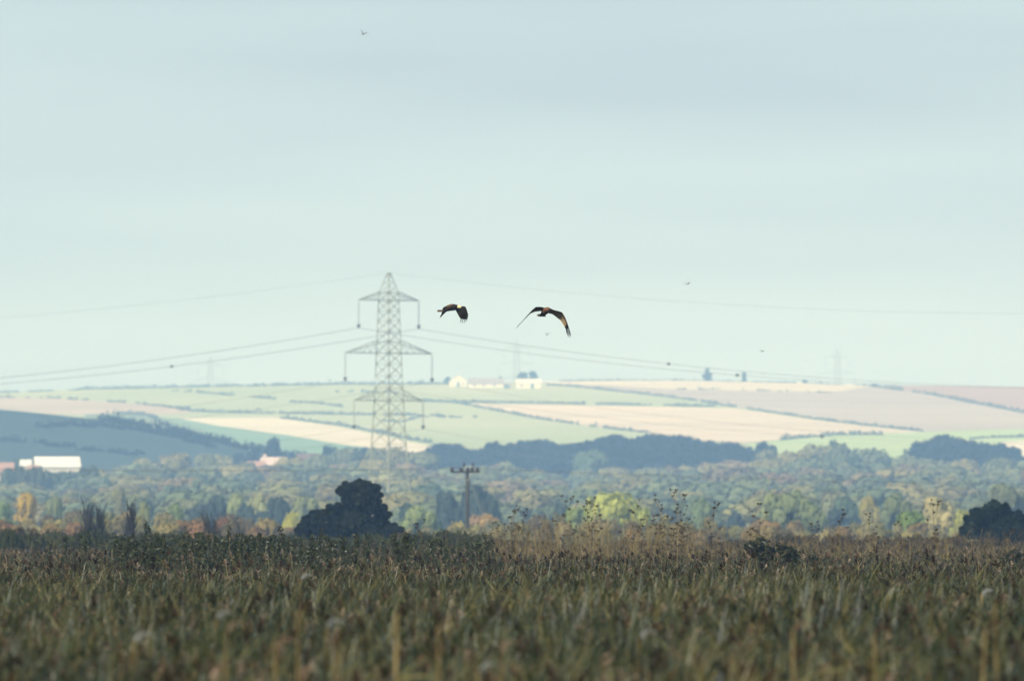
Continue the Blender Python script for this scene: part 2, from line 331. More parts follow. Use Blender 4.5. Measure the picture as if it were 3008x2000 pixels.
# mid woods in rows
TOP = [(-200, 1392), (0, 1392), (60, 1380), (95, 1390), (225, 1390), (250, 1364), (300, 1358), (380, 1366), (430, 1342), (500, 1338), (550, 1322), (600, 1332), (640, 1332), (700, 1352), (760, 1368), (830, 1350), (870, 1346), (930, 1340), (1000, 1322), (1100, 1312), (1200, 1322), (1260, 1338), (1290, 1362), (1335, 1382), (1400, 1368), (1440, 1356), (1500, 1358), (1560, 1380), (1630, 1386), (1850, 1372), (2000, 1368), (2100, 1352), (2200, 1346), (2240, 1318), (2330, 1328), (2370, 1316), (2450, 1302), (2570, 1318), (2640, 1332), (2700, 1345), (2800, 1350), (3008, 1350), (3300, 1350)]
rows = [(4000, 0, 5, 120, 'back'), (3780, 15, 7, 150, 'back'), (3500, 30, 8, 170, 'back'), (3200, 46, 8, 185, 'middle'), (2900, 62, 8, 195, 'middle'), (2600, 78, 8, 205, 'middle'), (2300, 94, 8, 210, 'front'), (2050, 110, 8, 210, 'front')]
for ri, (d, off, jit, w, rn) in enumerate(rows):
    px = -190+random.random()*60
    while px < 3200:
        t = interp(px, TOP); base = HY-FPX*(ground(d)-EYE)/d
        floor_ = 1345+off*1.12; top = t if ri == 0 else max(t+off*.75, floor_*.75+.25*(t+off))
        top += random.uniform(-jit, jit); top = min(top, base-FPX*3.5/d)
        if d > 3300 and 60 < px < 270: px += w; continue
        tn, tc_ = TONES[random.choice([0, 0, 1, 2, 2, 3, 4, 5, 6] if ri < 5 else [0, 1, 1, 2, 2, 5, 4])]
        w_ = w*random.uniform(.85, 1.5)
        tree('woodland_tree', f'{tn} tree, {rn} rows of the hazy wood, near {place(px)}', 'tree', px, top, w_, d+random.uniform(-90, 90), tc_, random.choice(['round', 'dome', 'dome']) if ri else 'round', group='trees of the hazy wood')
        px += w_*random.uniform(.45, .7)
for i, (px, t_, w) in enumerate(((28, 1376, 60), (62, 1366, 52), (88, 1372, 44), (112, 1370, 46), (132, 1382, 60), (158, 1384, 70), (190, 1386, 80), (225, 1382, 60), (145, 1387, 70), (205, 1387, 70), (175, 1388, 90), (250, 1374, 50), (272, 1366, 56), (45, 1346, 36), (72, 1344, 34))):
    tree('woodland_tree', 'dull green tree hugging the foot of the large white barn' if px > 100 else 'dull green tree among the red-roofed cottages at left', 'tree', px, t_, w*1.2, 3300+i*9 if i < 13 else 3800, (.09, .125, .075), group='trees around the white barn' if px > 100 else 'trees among the cottages')
# distinct trees in front of the wood
D = [
 ('small yellow-orange tree near the left edge', 75, 1449, 74, 1700, (.42, .30, .06), 'round'), ('pale green tree touching the left edge', 8, 1478, 80, 1650, (.20, .26, .10), 'round'),
 ('small pale yellow-green tree right of the yellow-orange tree', 158, 1462, 60, 1800, (.20, .23, .10), 'round'), ('pointed pale tree with a cone-shaped crown left of centre', 350, 1432, 62, 2000, (.24, .24, .12), 'cone'),
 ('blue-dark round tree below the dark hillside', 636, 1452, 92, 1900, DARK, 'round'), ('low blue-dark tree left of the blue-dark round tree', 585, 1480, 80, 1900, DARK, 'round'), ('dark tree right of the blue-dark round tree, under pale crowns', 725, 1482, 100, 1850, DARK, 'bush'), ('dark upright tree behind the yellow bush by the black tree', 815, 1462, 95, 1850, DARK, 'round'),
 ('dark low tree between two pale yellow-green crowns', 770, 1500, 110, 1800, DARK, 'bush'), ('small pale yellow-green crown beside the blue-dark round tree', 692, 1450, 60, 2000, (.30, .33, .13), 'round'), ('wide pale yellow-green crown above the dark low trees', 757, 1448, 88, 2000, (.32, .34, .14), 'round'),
 ('pale yellow-green crown just left of the black tree', 893, 1458, 96, 1950, (.27, .30, .13), 'round'), ('yellow bush at the left foot of the black tree', 858, 1502, 56, 1500, (.42, .40, .08), 'round'), ('green upright bush below the hazy wood, left of centre', 517, 1478, 56, 1600, (.22, .28, .10), 'tall'), ('greenish yellow bush left of the upright green bush', 425, 1474, 48, 1600, (.26, .28, .10), 'round'),
 ('rounded yellow-green tree right of the black tree', 1236, 1481, 122, 1500, (.27, .32, .13), 'round'), ('small faint dark tree between the black tree and the rounded yellow-green tree', 1192, 1478, 60, 1800, DG, 'round'),
 ('large blue-dark tree behind the wooden pole', 1392, 1424, 150, 1900, DARK, 'round'), ('blue-dark tree left of the wooden pole', 1308, 1446, 120, 1900, DARK, 'round'), ('blue-dark tree right of the wooden pole under the stay wire', 1440, 1466, 84, 1870, DARK, 'round'),
 ('cream and orange bush just right of the wooden pole', 1434, 1508, 88, 1300, (.42, .30, .13), 'round'), ('tan and pink bush touching the wooden pole', 1398, 1512, 62, 1320, (.36, .25, .15), 'round'), ('low yellow bush left of the wooden pole foot', 1342, 1533, 80, 1250, (.36, .30, .09), 'bush'),
 ('domed yellow-green tree behind the tall dead stalks', 1794, 1449, 165, 1400, (.42, .45, .12), 'round'), ('left shoulder bush of the domed yellow-green tree', 1712, 1488, 116, 1450, (.24, .31, .10), 'round'), ('right shoulder bush of the domed yellow-green tree', 1868, 1486, 110, 1450, (.34, .38, .09), 'round'), ('pale bush in front of the domed yellow-green tree', 1790, 1515, 190, 1380, (.27, .30, .12), 'bush'),
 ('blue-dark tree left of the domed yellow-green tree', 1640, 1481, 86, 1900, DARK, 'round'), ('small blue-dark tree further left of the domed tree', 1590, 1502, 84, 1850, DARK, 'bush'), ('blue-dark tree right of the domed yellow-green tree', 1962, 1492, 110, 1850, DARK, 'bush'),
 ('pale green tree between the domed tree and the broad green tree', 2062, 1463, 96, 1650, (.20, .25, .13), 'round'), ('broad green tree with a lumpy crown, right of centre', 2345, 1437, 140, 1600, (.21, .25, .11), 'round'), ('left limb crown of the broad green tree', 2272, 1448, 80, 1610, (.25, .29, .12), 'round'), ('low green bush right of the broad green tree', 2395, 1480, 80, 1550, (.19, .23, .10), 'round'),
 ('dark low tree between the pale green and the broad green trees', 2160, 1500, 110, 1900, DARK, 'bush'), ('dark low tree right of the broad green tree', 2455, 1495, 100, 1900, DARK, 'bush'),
 ('small yellow tree left of the olive tree', 2556, 1455, 62, 1700, (.36, .31, .10), 'round'), ('olive tree left of the cream-leaved tree', 2640, 1445, 104, 1750, (.19, .22, .10), 'round'), ('cream-leaved tree near the right edge', 2745, 1460, 130, 1450, (.42, .37, .17), 'round'), ('round mid-green bush in front of the cream-leaved tree', 2676, 1502, 92, 1300, (.18, .25, .06), 'round'),
 ('yellow-green bush left of the black bush at right', 2822, 1498, 66, 1400, (.36, .36, .09), 'round'), ('tall olive tree behind the black bush at right', 2950, 1417, 150, 1800, (.17, .19, .10), 'round'), ('grey-green tree above the dark low trees at right', 2480, 1455, 110, 2000, (.12, .17, .11), 'round'),
 ('light grey-green tree in front of the dark belt', 1732, 1321, 134, 4180, (.13, .19, .11), 'round'), ('pinkish tree with a wide dome right of the pole top', 1464, 1354, 112, 4020, (.20, .18, .13), 'round'), ('small dark round tree on the skyline of the wood at right', 2448, 1292, 40, 4150, (.09, .13, .10), 'round'),
]
for s, px, top, w, d, c, k in D:
    if w >= 84 and k == 'round': k = 'dome'
    if c is not DARK and d < 3000: w *= 1.22
    tree('broadleaf_tree', s, 'tree', px, top, w, d, c, k, rnd=.04)
# the black tree: irregular crown, wide lower mass with a domed tier above
def black_tree(label, px, d, prof, cols, seed):
    g = ground(d); base = PX(px, HY, d); o = empty('dark_evergreen_tree', (base.x, d, g), 0, label, 'tree'); rs = np.random.RandomState(seed); q = []
    prof = list(prof)
    for (x, y, r) in list(prof):
        for k in range(3):
            a = rs.uniform(-.4, 3.6); prof.append((x+r*1.0*math.cos(a), y-r*.88*math.sin(a), rs.uniform(3, 9)))
    for (x, y, r) in prof:
        c = PX(x, y, d); r = r*.86/FPX*d; n = int(1500*r*r**.3)+60; Dn = rs.normal(size=(n, 3)); Dn /= np.linalg.norm(Dn, axis=1)[:, None]
        P = Dn*(r*(.2+.86*rs.rand(n)**.6+.13*np.abs(rs.normal(size=n))))[:, None]*np.array([1, 1, .85])+np.array([c.x-base.x, rs.normal()*.5, c.z-g]); P = P[P[:, 2] > 0]
        Nn = rs.normal(size=P.shape); Nn /= np.linalg.norm(Nn, axis=1)[:, None]; q.append(quads(P, Nn, .21*np.ones(len(P))))
    c = obj('crown', qmesh('crown', np.concatenate(q), M_dleaf), o); c.color = (*cols, 1)
    obj('trunk', trunk_mb(4.2, 3, .16, seed, 9).mesh('trunk', M_bark), o)
BT = [(1018, 1440, 22), (1050, 1430, 22), (1080, 1432, 20), (1098, 1441, 16), (1006, 1447, 9), (1032, 1464, 20), (1070, 1462, 26), (1094, 1464, 17), (1097, 1482, 19), (1026, 1480, 19), (1120, 1501, 16), (1108, 1452, 11), (1045, 1488, 28), (1083, 1492, 22), (1110, 1490, 11), (1005, 1497, 18), (975, 1504, 19), (948, 1512, 17), (918, 1520, 16), (903, 1534, 17), (935, 1537, 28), (985, 1533, 32), (1040, 1530, 36), (1092, 1536, 27), (1126, 1542, 20), (1148, 1552, 16), (1136, 1513, 9), (1168, 1563, 13), (884, 1558, 12), (1126, 1522, 11), (902, 1560, 26), (960, 1565, 34), (1020, 1568, 36), (1080, 1566, 34), (1130, 1566, 22)]
black_tree('near-black evergreen tree with a domed top tier in front of the pylon foot', 1040, 680, BT, (.017, .022, .014), 3)
BT2 = [(2920, 1502, 30), (2890, 1510, 26), (2948, 1505, 24), (2868, 1520, 22), (2975, 1520, 22), (2860, 1538, 26), (2910, 1535, 40), (2965, 1540, 34), (3005, 1545, 30), (2850, 1560, 24), (2900, 1565, 40), (2960, 1565, 40), (3015, 1565, 34), (3050, 1550, 30), (2990, 1530, 16)]
black_tree('near-black evergreen bush cut by the right edge of the picture', 2930, 640, BT2, (.014, .022, .014), 5)
# autumn bushes and scrub in front
AUT = [('rust-brown', (.23, .14, .06)), ('russet', (.21, .115, .055)), ('orange-tan', (.27, .19, .075)), ('olive-tan', (.19, .18, .07)), ('dull brown', (.16, .13, .07)), ('straw-yellow', (.26, .22, .09))]
ATOP = [(-100, 1512), (60, 1525), (160, 1508), (250, 1500), (340, 1492), (440, 1500), (500, 1512), (600, 1514), (700, 1512), (780, 1520), (830, 1535), (900, 1556), (1180, 1556), (1280, 1548), (1330, 1545), (1400, 1530), (1480, 1522), (1560, 1510), (1640, 1508), (1700, 1530), (1900, 1530), (1960, 1515), (2040, 1530), (2090, 1522), (2150, 1548), (2190, 1538), (2220, 1528), (2300, 1524), (2345, 1545), (2400, 1528), (2440, 1545), (2500, 1540), (2560, 1535), (2620, 1545), (2700, 1540), (2800, 1550), (2860, 1560), (3150, 1560)]
for d, off in ((1250, 0), (1080, 12), (960, 24)):
    px = -120+random.random()*50
    while px < 3140:
        if px < 1000 or px > 1460: nm, c = AUT[random.choice([0, 0, 1, 2, 3, 4, 5] if px < 900 else [3, 5, 3, 5, 2, 4])]
        else: nm, c = AUT[random.choice([3, 5, 3])]
        w = random.uniform(75, 150); top = interp(px, ATOP)+off+random.uniform(-9, 9)
        if top < 1566: tree('autumn_bush', f'{nm} autumn bush beyond the reeds, near {place(px)}', 'bush', px, top, w, d+random.uniform(-60, 60), c, random.choice(['bush', 'round', 'bush']), group='autumn scrub beyond the reeds')
        px += w*random.uniform(.55, .85)
STOP = [(-100, 1552), (60, 1548), (130, 1568), (200, 1560), (330, 1566), (480, 1568), (620, 1560), (800, 1572), (1000, 1580), (1180, 1568), (1300, 1560), (1400, 1562), (1450, 1582), (1600, 1590), (1750, 1592), (1830, 1585), (2000, 1592), (2200, 1578), (2500, 1575), (2700, 1572), (2850, 1578), (3150, 1580)]
variants('scrub', 3, h=10, w=26, lobes=30, nleaf=7000, size=.6, base=0, shape='broad'); KW['scrub'] = 26
for d, off in ((650, -2), (580, 3), (520, 12)):
    px = -160+random.random()*60
    while px < 3180:
        w = random.uniform(110, 260)
        tree('low_scrub', f'low dark scrub at the far edge of the reeds, below {place(px)}', 'bush', px, interp(px, STOP)+off+random.uniform(-9, 12), w, d+random.uniform(-14, 14), random.choice([(.065, .066, .022), (.05, .055, .02), (.085, .066, .028)]) if px < 1400 else random.choice([(.085, .06, .03), (.075, .058, .028), (.06, .045, .025)]), 'scrub', group='dark scrub edging the reeds', rnd=.2)
        px += w*random.uniform(.3, .5)

# ------------------------------------------------------------------ hedges on the hill
def hedge(label, pts, hgt=3.0, dens=1.0, gap=.35, seed=0, col=(.13, .16, .12), th=1.6, surf=None):
    hgt *= .62
    rs = np.random.RandomState(seed+50); q = []; surf = surf or hill; x0, x1 = pts[0][0], pts[-1][0]; px = x0; on = True
    base = surf(x0, interp(x0, pts)); left = 0
    while px < x1:
        if left <= 0: on = rs.rand() > gap; left = rs.exponential(22)+5
        step = rs.uniform(2, 9); left -= step; px += step
        if not on and rs.rand() > .12: continue
        c = surf(px, interp(px, pts)); h = hgt*rs.uniform(.45, 1.25)*(1.5 if rs.rand() < .07 else 1); w = rs.uniform(.8, 2.6)*hgt/2; n = int(16*dens+w*h*2)
        D_ = rs.normal(size=(n, 3)); D_ /= np.linalg.norm(D_, axis=1)[:, None]; D_[:, 2] = np.abs(D_[:, 2])
        P = np.array([c.x, c.y, c.z])+D_*np.array([w, th, h])*(rs.rand(n)**.4)[:, None]-np.array(base)
        Nn = rs.normal(size=(n, 3)); Nn /= np.linalg.norm(Nn, axis=1)[:, None]; q.append(quads(P, Nn, .75*np.ones(n)))
    if not q: return
    o = obj('hedge', qmesh('hedge', np.concatenate(q), M_hedge), None, label=label, cat='hedge', group='hedges on the hill'); o.location = base; o.color = (*col, 1)
hedge('broken hedge along the top of the tan field at left', HL1[1:6], 2.6, gap=.45, seed=1)
hedge('hedge in the middle of the green slope left of the pylon', [(520, 1205), (636, 1212), (805, 1215), (1000, 1218)], 3.2, gap=.05, seed=2)
hedge('broken hedge passing behind the pylon body', [(1000, 1218), (1170, 1220), (1297, 1222)], 2.6, gap=.4, seed=3)
hedge('hedge below the left tip of the pale pink stubble field', [(1246, 1177), (1339, 1184), (1450, 1205), (1568, 1228), (1620, 1236)], 2.8, gap=.05, seed=4)
hedge('dotted hedge crossing the upper green slope at left', [(490, 1148), (564, 1152), (660, 1160), (805, 1173)], 2.8, gap=.5, seed=5)
hedge('hedge running on from the dotted hedge towards the pylon', [(848, 1181), (930, 1185), (1000, 1195)], 2.4, gap=.2, seed=6)
hedge('long hedge along the ridge skyline left of the farmhouse', [(230, 1144.5), (509, 1138.5), (1000, 1129.5), (1310, 1128.5)], 3.2, gap=.04, seed=7)
hedge('faint ridge hedge at the far left', [(-100, 1157), (230, 1146)], 1.8, gap=.4, seed=8)
hedge('short hedge just below the ridge, left of the pylon', [(980, 1151), (1080, 1152), (1165, 1156)], 2.6, gap=.2, seed=9)
hedge('hedge below the green wedge field, right of centre', [(1230, 1180), (1400, 1183), (1568, 1185), (2000, 1193), (2158, 1196)], 2.6, gap=.12, seed=10)
hedge('hedge above the green wedge field, running down right', [(1600, 1131), (1695, 1137), (1850, 1154), (2000, 1171), (2158, 1196)], 2.8, gap=.03, seed=11)
hedge('hedge dividing the tilled field from the stubble field at right', [(2190, 1200), (2385, 1230), (2556, 1251), (2705, 1267)], 2.2, gap=.0, seed=12)
hedge('dotted bushes in the ridge stubble at right', [(1990, 1145), (2100, 1146), (2260, 1150), (2449, 1155)], 2.4, gap=.55, seed=13, dens=.7)
hedge('hedge along the skyline right of the farmhouse', [(1640, 1119.5), (2000, 1119), (2367, 1127), (2568, 1136)], 1.9, gap=.05, seed=14)
hedge('tall dark hedge slanting down to the right edge', [(2565, 1136), (2640, 1147), (2748, 1162), (2855, 1184), (3008, 1213), (3100, 1228)], 4.2, gap=.02, seed=15)
hedge('hedge row above the lime-green field', [(2290, 1294), (2340, 1289), (2449, 1279), (2585, 1277)], 3.6, gap=.1, seed=16)
hedge('hedge in the lime-green field at the right edge', [(2846, 1291), (2920, 1286), (3060, 1283)], 2.2, gap=.1, seed=17)
hedge('hedge above the pale stubble strip', [(820, 1228), (900, 1238), (1000, 1250), (1100, 1268), (1210, 1292), (1260, 1300)], 3, gap=.12, seed=18)
hedge('scrubby hedge at the head of the dark hillside', [(335, 1214), (440, 1222), (480, 1245), (560, 1275), (640, 1302)], 4, gap=.1, seed=19, th=8)
hedge('dotted hedge at the foot of the pale green field', [(1630, 1236), (1720, 1251), (1843, 1265), (1900, 1272)], 2.4, gap=.4, seed=20)
hedge('low hedge on the green slope behind the pylon body', [(1100, 1236), (1180, 1240), (1240, 1224), (1300, 1226), (1420, 1228)], 1.8, gap=.5, seed=21)
for s, px, top, w, k in (('leaning tree on the skyline right of the farmhouse', 2078, 1080, 34, 'tall'), ('smaller leaning tree on the skyline further right', 2186, 1092, 22, 'tall'), ('wide tree above the right farm roof', 1538, 1092, 50, 'bush'), ('rounded tree at the right of the farm clump', 1566, 1090, 34, 'round'), ('small tree left of the white farm gable', 1316, 1106, 30, 'bush'),
                         ('thin tree between the two farm roofs', 1470, 1104, 16, 'tall'), ('dark shrub on the ridge hedge at right', 2364, 1115, 20, 'round'), ('dark shrub where the slanting hedge meets the ridge', 2568, 1126, 18, 'round'), ('tiny bush on the red field skyline', 2880, 1139, 14, 'round')):
    z = hill(px, interp(px, RIDGE)+1.5); tree('skyline_tree', s, 'tree', px, top, w, z.y, (.07, .10, .075), k, zg=z.z-.3, minh=1)

def dhill(px, py):       # a point of the dark hillside at photo row py
    c = interp(px, CREST); z0 = ground(4050)-.5; cz = PX(px, c, 4850).z
    for k in range(41):
        t = k/40; d = 4050+800*t; z = z0+(cz-z0)*(t*.75+.25*t*t)
        if HY-FPX*(z-EYE)/d <= py: break
    return Vector(((px-CX)/FPX*d, d, z))
hedge('dark wooded edge along the crest of the dark hillside', [(300, 1236), (424, 1260), (560, 1286), (640, 1303), (700, 1319), (800, 1339), (900, 1352)], 5, gap=.02, seed=30, col=(.06, .085, .065), th=4, surf=dhill, dens=1.5)
hedge('dark hedge crossing the middle of the dark hillside', [(100, 1262), (190, 1254), (280, 1256), (420, 1268), (520, 1290), (620, 1316)], 3.4, gap=.02, seed=31, col=(.06, .085, .065), th=4, surf=dhill)
hedge('lower hedge on the dark hillside above the white barn', [(-60, 1298), (120, 1308), (260, 1326), (420, 1340)], 3.0, gap=.25, seed=32, col=(.065, .09, .065), th=4, surf=dhill)
# ------------------------------------------------------------------ buildings
M_white = mat('white_render', (.70, .69, .63), scale=.5, var=.06); M_slate = mat('grey_slate', (.33, .31, .32), scale=.8, var=.12); M_sheet = mat('pale_roof_sheet', (.66, .65, .60), scale=.4, var=.07)
M_tile = mat('clay_tile', (.36, .23, .18), scale=.8, var=.15); M_pane = mat('window_glass', (.03, .06, .08), rough=.15, scale=1, spec=.6); M_pinkw = mat('brick_wall', (.52, .42, .37), scale=1, var=.12); M_tarp = mat('blue_door_paint', (.05, .16, .22), scale=1)
def house(name, label, p, L_, Wd, eave, ridge, wall, roof, rz=0, wins=(), door=None, chim=None, gable_front=False):
    """L_ along local x, eaves over the long sides; gable_front turns the roof so that the gable faces the camera"""
    o = empty(name, p, rz, label, 'building'); m = MB(); x, y = L_/2, Wd/2
    V = [(-x, -y, -1), (x, -y, -1), (x, y, -1), (-x, y, -1), (-x, -y, eave), (x, -y, eave), (x, y, eave), (-x, y, eave)]
    if gable_front: V += [(0, -y, ridge), (0, y, ridge)]; F = [(0, 1, 5, 8, 4), (1, 2, 6, 5), (2, 3, 7, 9, 6), (3, 0, 4, 7)]
    else: V += [(-x, 0, ridge), (x, 0, ridge)]; F = [(0, 1, 5, 4), (1, 2, 6, 9, 5), (2, 3, 7, 6), (3, 0, 4, 8, 7)]
    obj('wall', mesh('wall', V, F, wall), o)
    e = .35; t = .18; mr = MB()
    k = (ridge-eave)/(x if gable_front else y)
    for s in (-1, 1):
        if gable_front: P = [(0, -y-e, ridge+.05), (s*(x+e), -y-e, eave-k*e+.05), (s*(x+e), y+e, eave-k*e+.05), (0, y+e, ridge+.05)]
        else: P = [(-x-e, 0, ridge+.05), (-x-e, s*(y+e), eave-k*e+.05), (x+e, s*(y+e), eave-k*e+.05), (x+e, 0, ridge+.05)]
        b = len(mr.V); mr.V += [Vector(q) for q in P]+[Vector(q)+Vector((0, 0, t)) for q in P]
        for f in ((0, 1, 2, 3), (7, 6, 5, 4), (0, 4, 5, 1), (1, 5, 6, 2), (2, 6, 7, 3), (3, 7, 4, 0)): mr.F.append(tuple(b+i for i in f)); mr.M.append(0)
    rf = obj('roof', mr.mesh('roof', roof), o)
    if chim is not None: obj('chimney', MB().box((chim, 0, ridge+.4), (.9, .8, 1.6)).mesh('chimney', M_pinkw), rf)
    for (wx, wz, ww, wh) in wins:
        w = obj('window', MB().box((wx, -y-.02, wz), (ww+.2, .1, wh+.2)).mesh('window_frame', M_white), o); obj('pane', MB().box((wx, -y-.06, wz), (ww, .06, wh)).mesh('pane', M_pane), w)
    if door: obj('door', MB().box((door[0], -y-.03, door[2]/2), (door[1], .1, door[2])).mesh('door', M_tarp), o)
    return o
def hp(px, py): v = hill(px, py); return (v.x, v.y, v.z-.2)
house('farmhouse', 'white farmhouse with a tall gable at the left of the ridge farm', hp(1345, 1136), 10.5, 9, 3.6, 7.6, M_white, M_sheet, wins=((3.2, 1.6, 1, 1),), door=(.2, 1.6, 3.0), chim=None, gable_front=True)
house('farm_building', 'long low white range under a grey-lilac roof in the ridge farm', hp(1428, 1138), 21, 7, 2.6, 5.6, M_white, M_slate, wins=((-7, 1.5, 1.2, 1), (-1.5, 1.5, 1.2, 1), (5, 1.5, 1.2, 1)))
house('farm_building', 'white farm wing with a round-headed blue opening at the right of the ridge farm', hp(1553, 1140), 15, 7, 3.2, 5.6, M_white, M_sheet, wins=((-4, 1.7, 1.2, 1),), door=(2.2, 1.8, 2.6))
house('farm_shed', 'small shed with a dark blue doorway between the two farm ranges', hp(1490, 1141), 4.5, 5, 2.4, 3.6, M_slate, M_slate, door=(-.3, 2.6, 2.2))
def gp(px, py, d, h): p = PX(px, py, d); return (p.x, d, p.z-h)
house('barn', 'large white barn among the trees below the dark hillside at left', gp(167, 1345, 3650, 6.8), 12.2, 10, 4.3, 7.0, M_white, M_sheet, rz=R(6))
house('farm_shed', 'small white shed touching the left end of the large white barn', gp(76, 1352, 3600, 4.5), 2.6, 5, 3, 4.5, M_white, M_sheet)
house('cottage', 'cottage with an orange-red tiled roof at the left edge', gp(6, 1360, 3550, 5.5), 6.0, 6, 2.8, 5.5, M_pinkw, M_tile)
house('cottage', 'small red-roofed cottage just left of the white barn foot', gp(98, 1368, 3500, 5), 2.4, 5, 2.6, 5, M_white, M_tile)
house('cottage', 'pink-walled cottage at the left of the hamlet below the stubble strip', gp(752, 1356, 4150, 6), 5.5, 7, 3.4, 6, M_pinkw, M_tile, wins=((-1, 2, .8, .9), (1.3, 2, .8, .9)))
house('cottage', 'pale cottage with a pink roof in the middle of the hamlet', gp(805, 1344, 4200, 6), 8, 7, 3.4, 6, M_white, M_pinkw, rz=R(-15), wins=((-2, 2, .8, .9), (1.3, 2, .8, .9)), chim=-3)
house('cottage', 'small pale cottage at the right of the hamlet, near the dark rounded tree', gp(905, 1333, 4250, 6), 7, 7, 3.4, 6, M_pinkw, M_tile, rz=R(10))

# ------------------------------------------------------------------ pylon and cables
def lattice_pylon(label, px, d, zg, H, yaw, detail=True, group=None, thick=1.0):
    o = empty('electricity_pylon', ((px-CX)/FPX*d, d, zg), yaw, label, 'pylon', group)
    k = H/51.0
    prof = [(0, 3.35), (8, 2.95), (15, 2.50), (19, 2.30), (26, 2.0), (30, 1.85), (33.5, 1.75), (37.5, 1.65), (44, 1.45), (47.3, 1.35), (50.9, .35)]
    W_ = lambda z: interp(z, prof)
    th = .10*thick
    cs = [(1, 1), (-1, 1), (-1, -1), (1, -1)]
    for sx, sy in cs:
        obj('leg', MB().tube([(sx*W_(z)*k, sy*W_(z)*k, z*k) for z in (0, 8, 15, 19, 26, 33.5, 44, 47.3)], [th*1.5, th*1.4, th*1.3, th*1.2, th*1.1, th, th*.9, th*.8], 4).mesh('leg', M_steel), o)
    br = MB(); zz = [0]
    z = 8.0; zz.append(z)
    while z < 46: z += max(1.6, W_(z)*1.25); zz.append(min(z, 47.3))
    for a, b in zip(zz[:-1], zz[1:]):
        for i in range(4):
            c0, c1 = cs[i], cs[(i+1) % 4]
            p = lambda c, z: Vector((c[0]*W_(z)*k, c[1]*W_(z)*k, z*k))
            br.tube([p(c0, a), p(c1, b)], th*.8, 3, cap=False); br.tube([p(c1, a), p(c0, b)], th*.8, 3, cap=False)
            br.tube([p(c0, b), p(c1, b)], th*.5, 3, cap=False)
    obj('bracing', br.mesh('bracing', M_steel), o)
    pk = MB()
    for sx, sy in cs: pk.tube([(sx*1.35*k, sy*1.35*k, 47.3*k), (sx*.3*k, sy*.3*k, 50.9*k)], th*.8, 4)
    for a, b in ((47.3, 48.6), (48.6, 49.8), (49.8, 50.9)):
        for i in range(4):
            w0, w1 = W_(a), W_(b); c0, c1 = cs[i], cs[(i+1) % 4]
            pk.tube([(c0[0]*w0*k, c0[1]*w0*k, a*k), (c1[0]*w1*k, c1[1]*w1*k, b*k)], th*.5, 3); pk.tube([(c1[0]*w0*k, c1[1]*w0*k, a*k), (c0[0]*w1*k, c0[1]*w1*k, b*k)], th*.5, 3)
    pk.box((0, 0, 51*k), (.7*k, .7*k, .35*k)); obj('peak', pk.mesh('peak', M_steel), o)
    ends = []
    for zb, zt, Lh in ((45.9, 47.6, 8.1), (35.7, 38.2, 11.7), (26.6, 28.6, 9.3)):
        for s in (-1, 1):
            a = MB(); tip = Vector((s*Lh*k, 0, zb*k)); w = W_(zb); w2 = W_(zt)
            for sy in (-1, 1):
                lo = Vector((s*w*k, sy*w*k, zb*k)); hi = Vector((s*w2*k, sy*w2*k, zt*k)); a.tube([lo, tip], th*.8, 4); a.tube([hi, tip], th*.7, 4)
                nseg = 5
                for j in range(nseg):
                    f0, f1 = j/nseg, (j+.5)/nseg; f2 = (j+1)/nseg
                    a.tube([lo.lerp(tip, f0), hi.lerp(tip, f1), lo.lerp(tip, min(1, f2))], th*.4, 3, cap=False)
            l1, l2 = Vector((s*w*k, -w*k, zb*k)), Vector((s*w*k, w*k, zb*k))
            for j in range(5): a.tube([l1.lerp(tip, j/5), l2.lerp(tip, (j+.5)/5), l1.lerp(tip, (j+1)/5)], th*.4, 3, cap=False)
            obj('crossarm', a.mesh('crossarm', M_steel), o)
            Li = 5.2*k; I = MB(); I.tube([tip, tip-Vector((0, 0, Li))], .04*thick, 4)
            for j in range(16): I.lathe(tip-Vector((0, 0, .5+(Li-1.1)*j/15)), [(-.09, .05), (-.03, .17*thick), (.03, .12), (.09, .05)], 7)
            s_ = obj('insulator_string', I.mesh('insulator_string', M_glassi), o)
            obj('clamp', MB().box(tip-Vector((0, 0, Li-.05)), (.3, .3, .6)).box(tip-Vector((0, 0, Li-.35)), (.6, .6, .2)).mesh('clamp', M_porc), s_)
            ends.append(o.matrix_basis @ (tip-Vector((0, 0, Li+.2))) if False else Vector(o.location)+Vector((math.cos(yaw)*tip.x, math.sin(yaw)*tip.x, tip.z-Li-.2)))
    return o, ends
PD = 2500; PG = ground(PD)-.05
YAW = R(45)
pyl, E = lattice_pylon('tall lattice electricity pylon with three pairs of crossarms and hanging insulators', 1142, PD, PG, 50.9, YAW, thick=1.05)
M_line = M_wire
def cable(label, pts, r, sep, spac=(), name='power_cable'):
    """pts in world space, already sampled; sep > 0 gives a twin bundle"""
    o = pts[0]; P = [p-o for p in pts]
    em = empty(name, o, 0, label, 'power line', 'overhead lines')
    for s in ((-.5, .5) if sep else (0,)): obj('conductor', MB().tube([p+Vector((s*sep*.7, s*sep*.7, 0)) for p in P], r, 4).mesh('conductor', M_line), em)
    for f in spac:
        q = P[int(f*(len(P)-1))]; obj('spacer', MB().box(q, (.6, .6, .45)).mesh('spacer', M_porc), em)
    return em
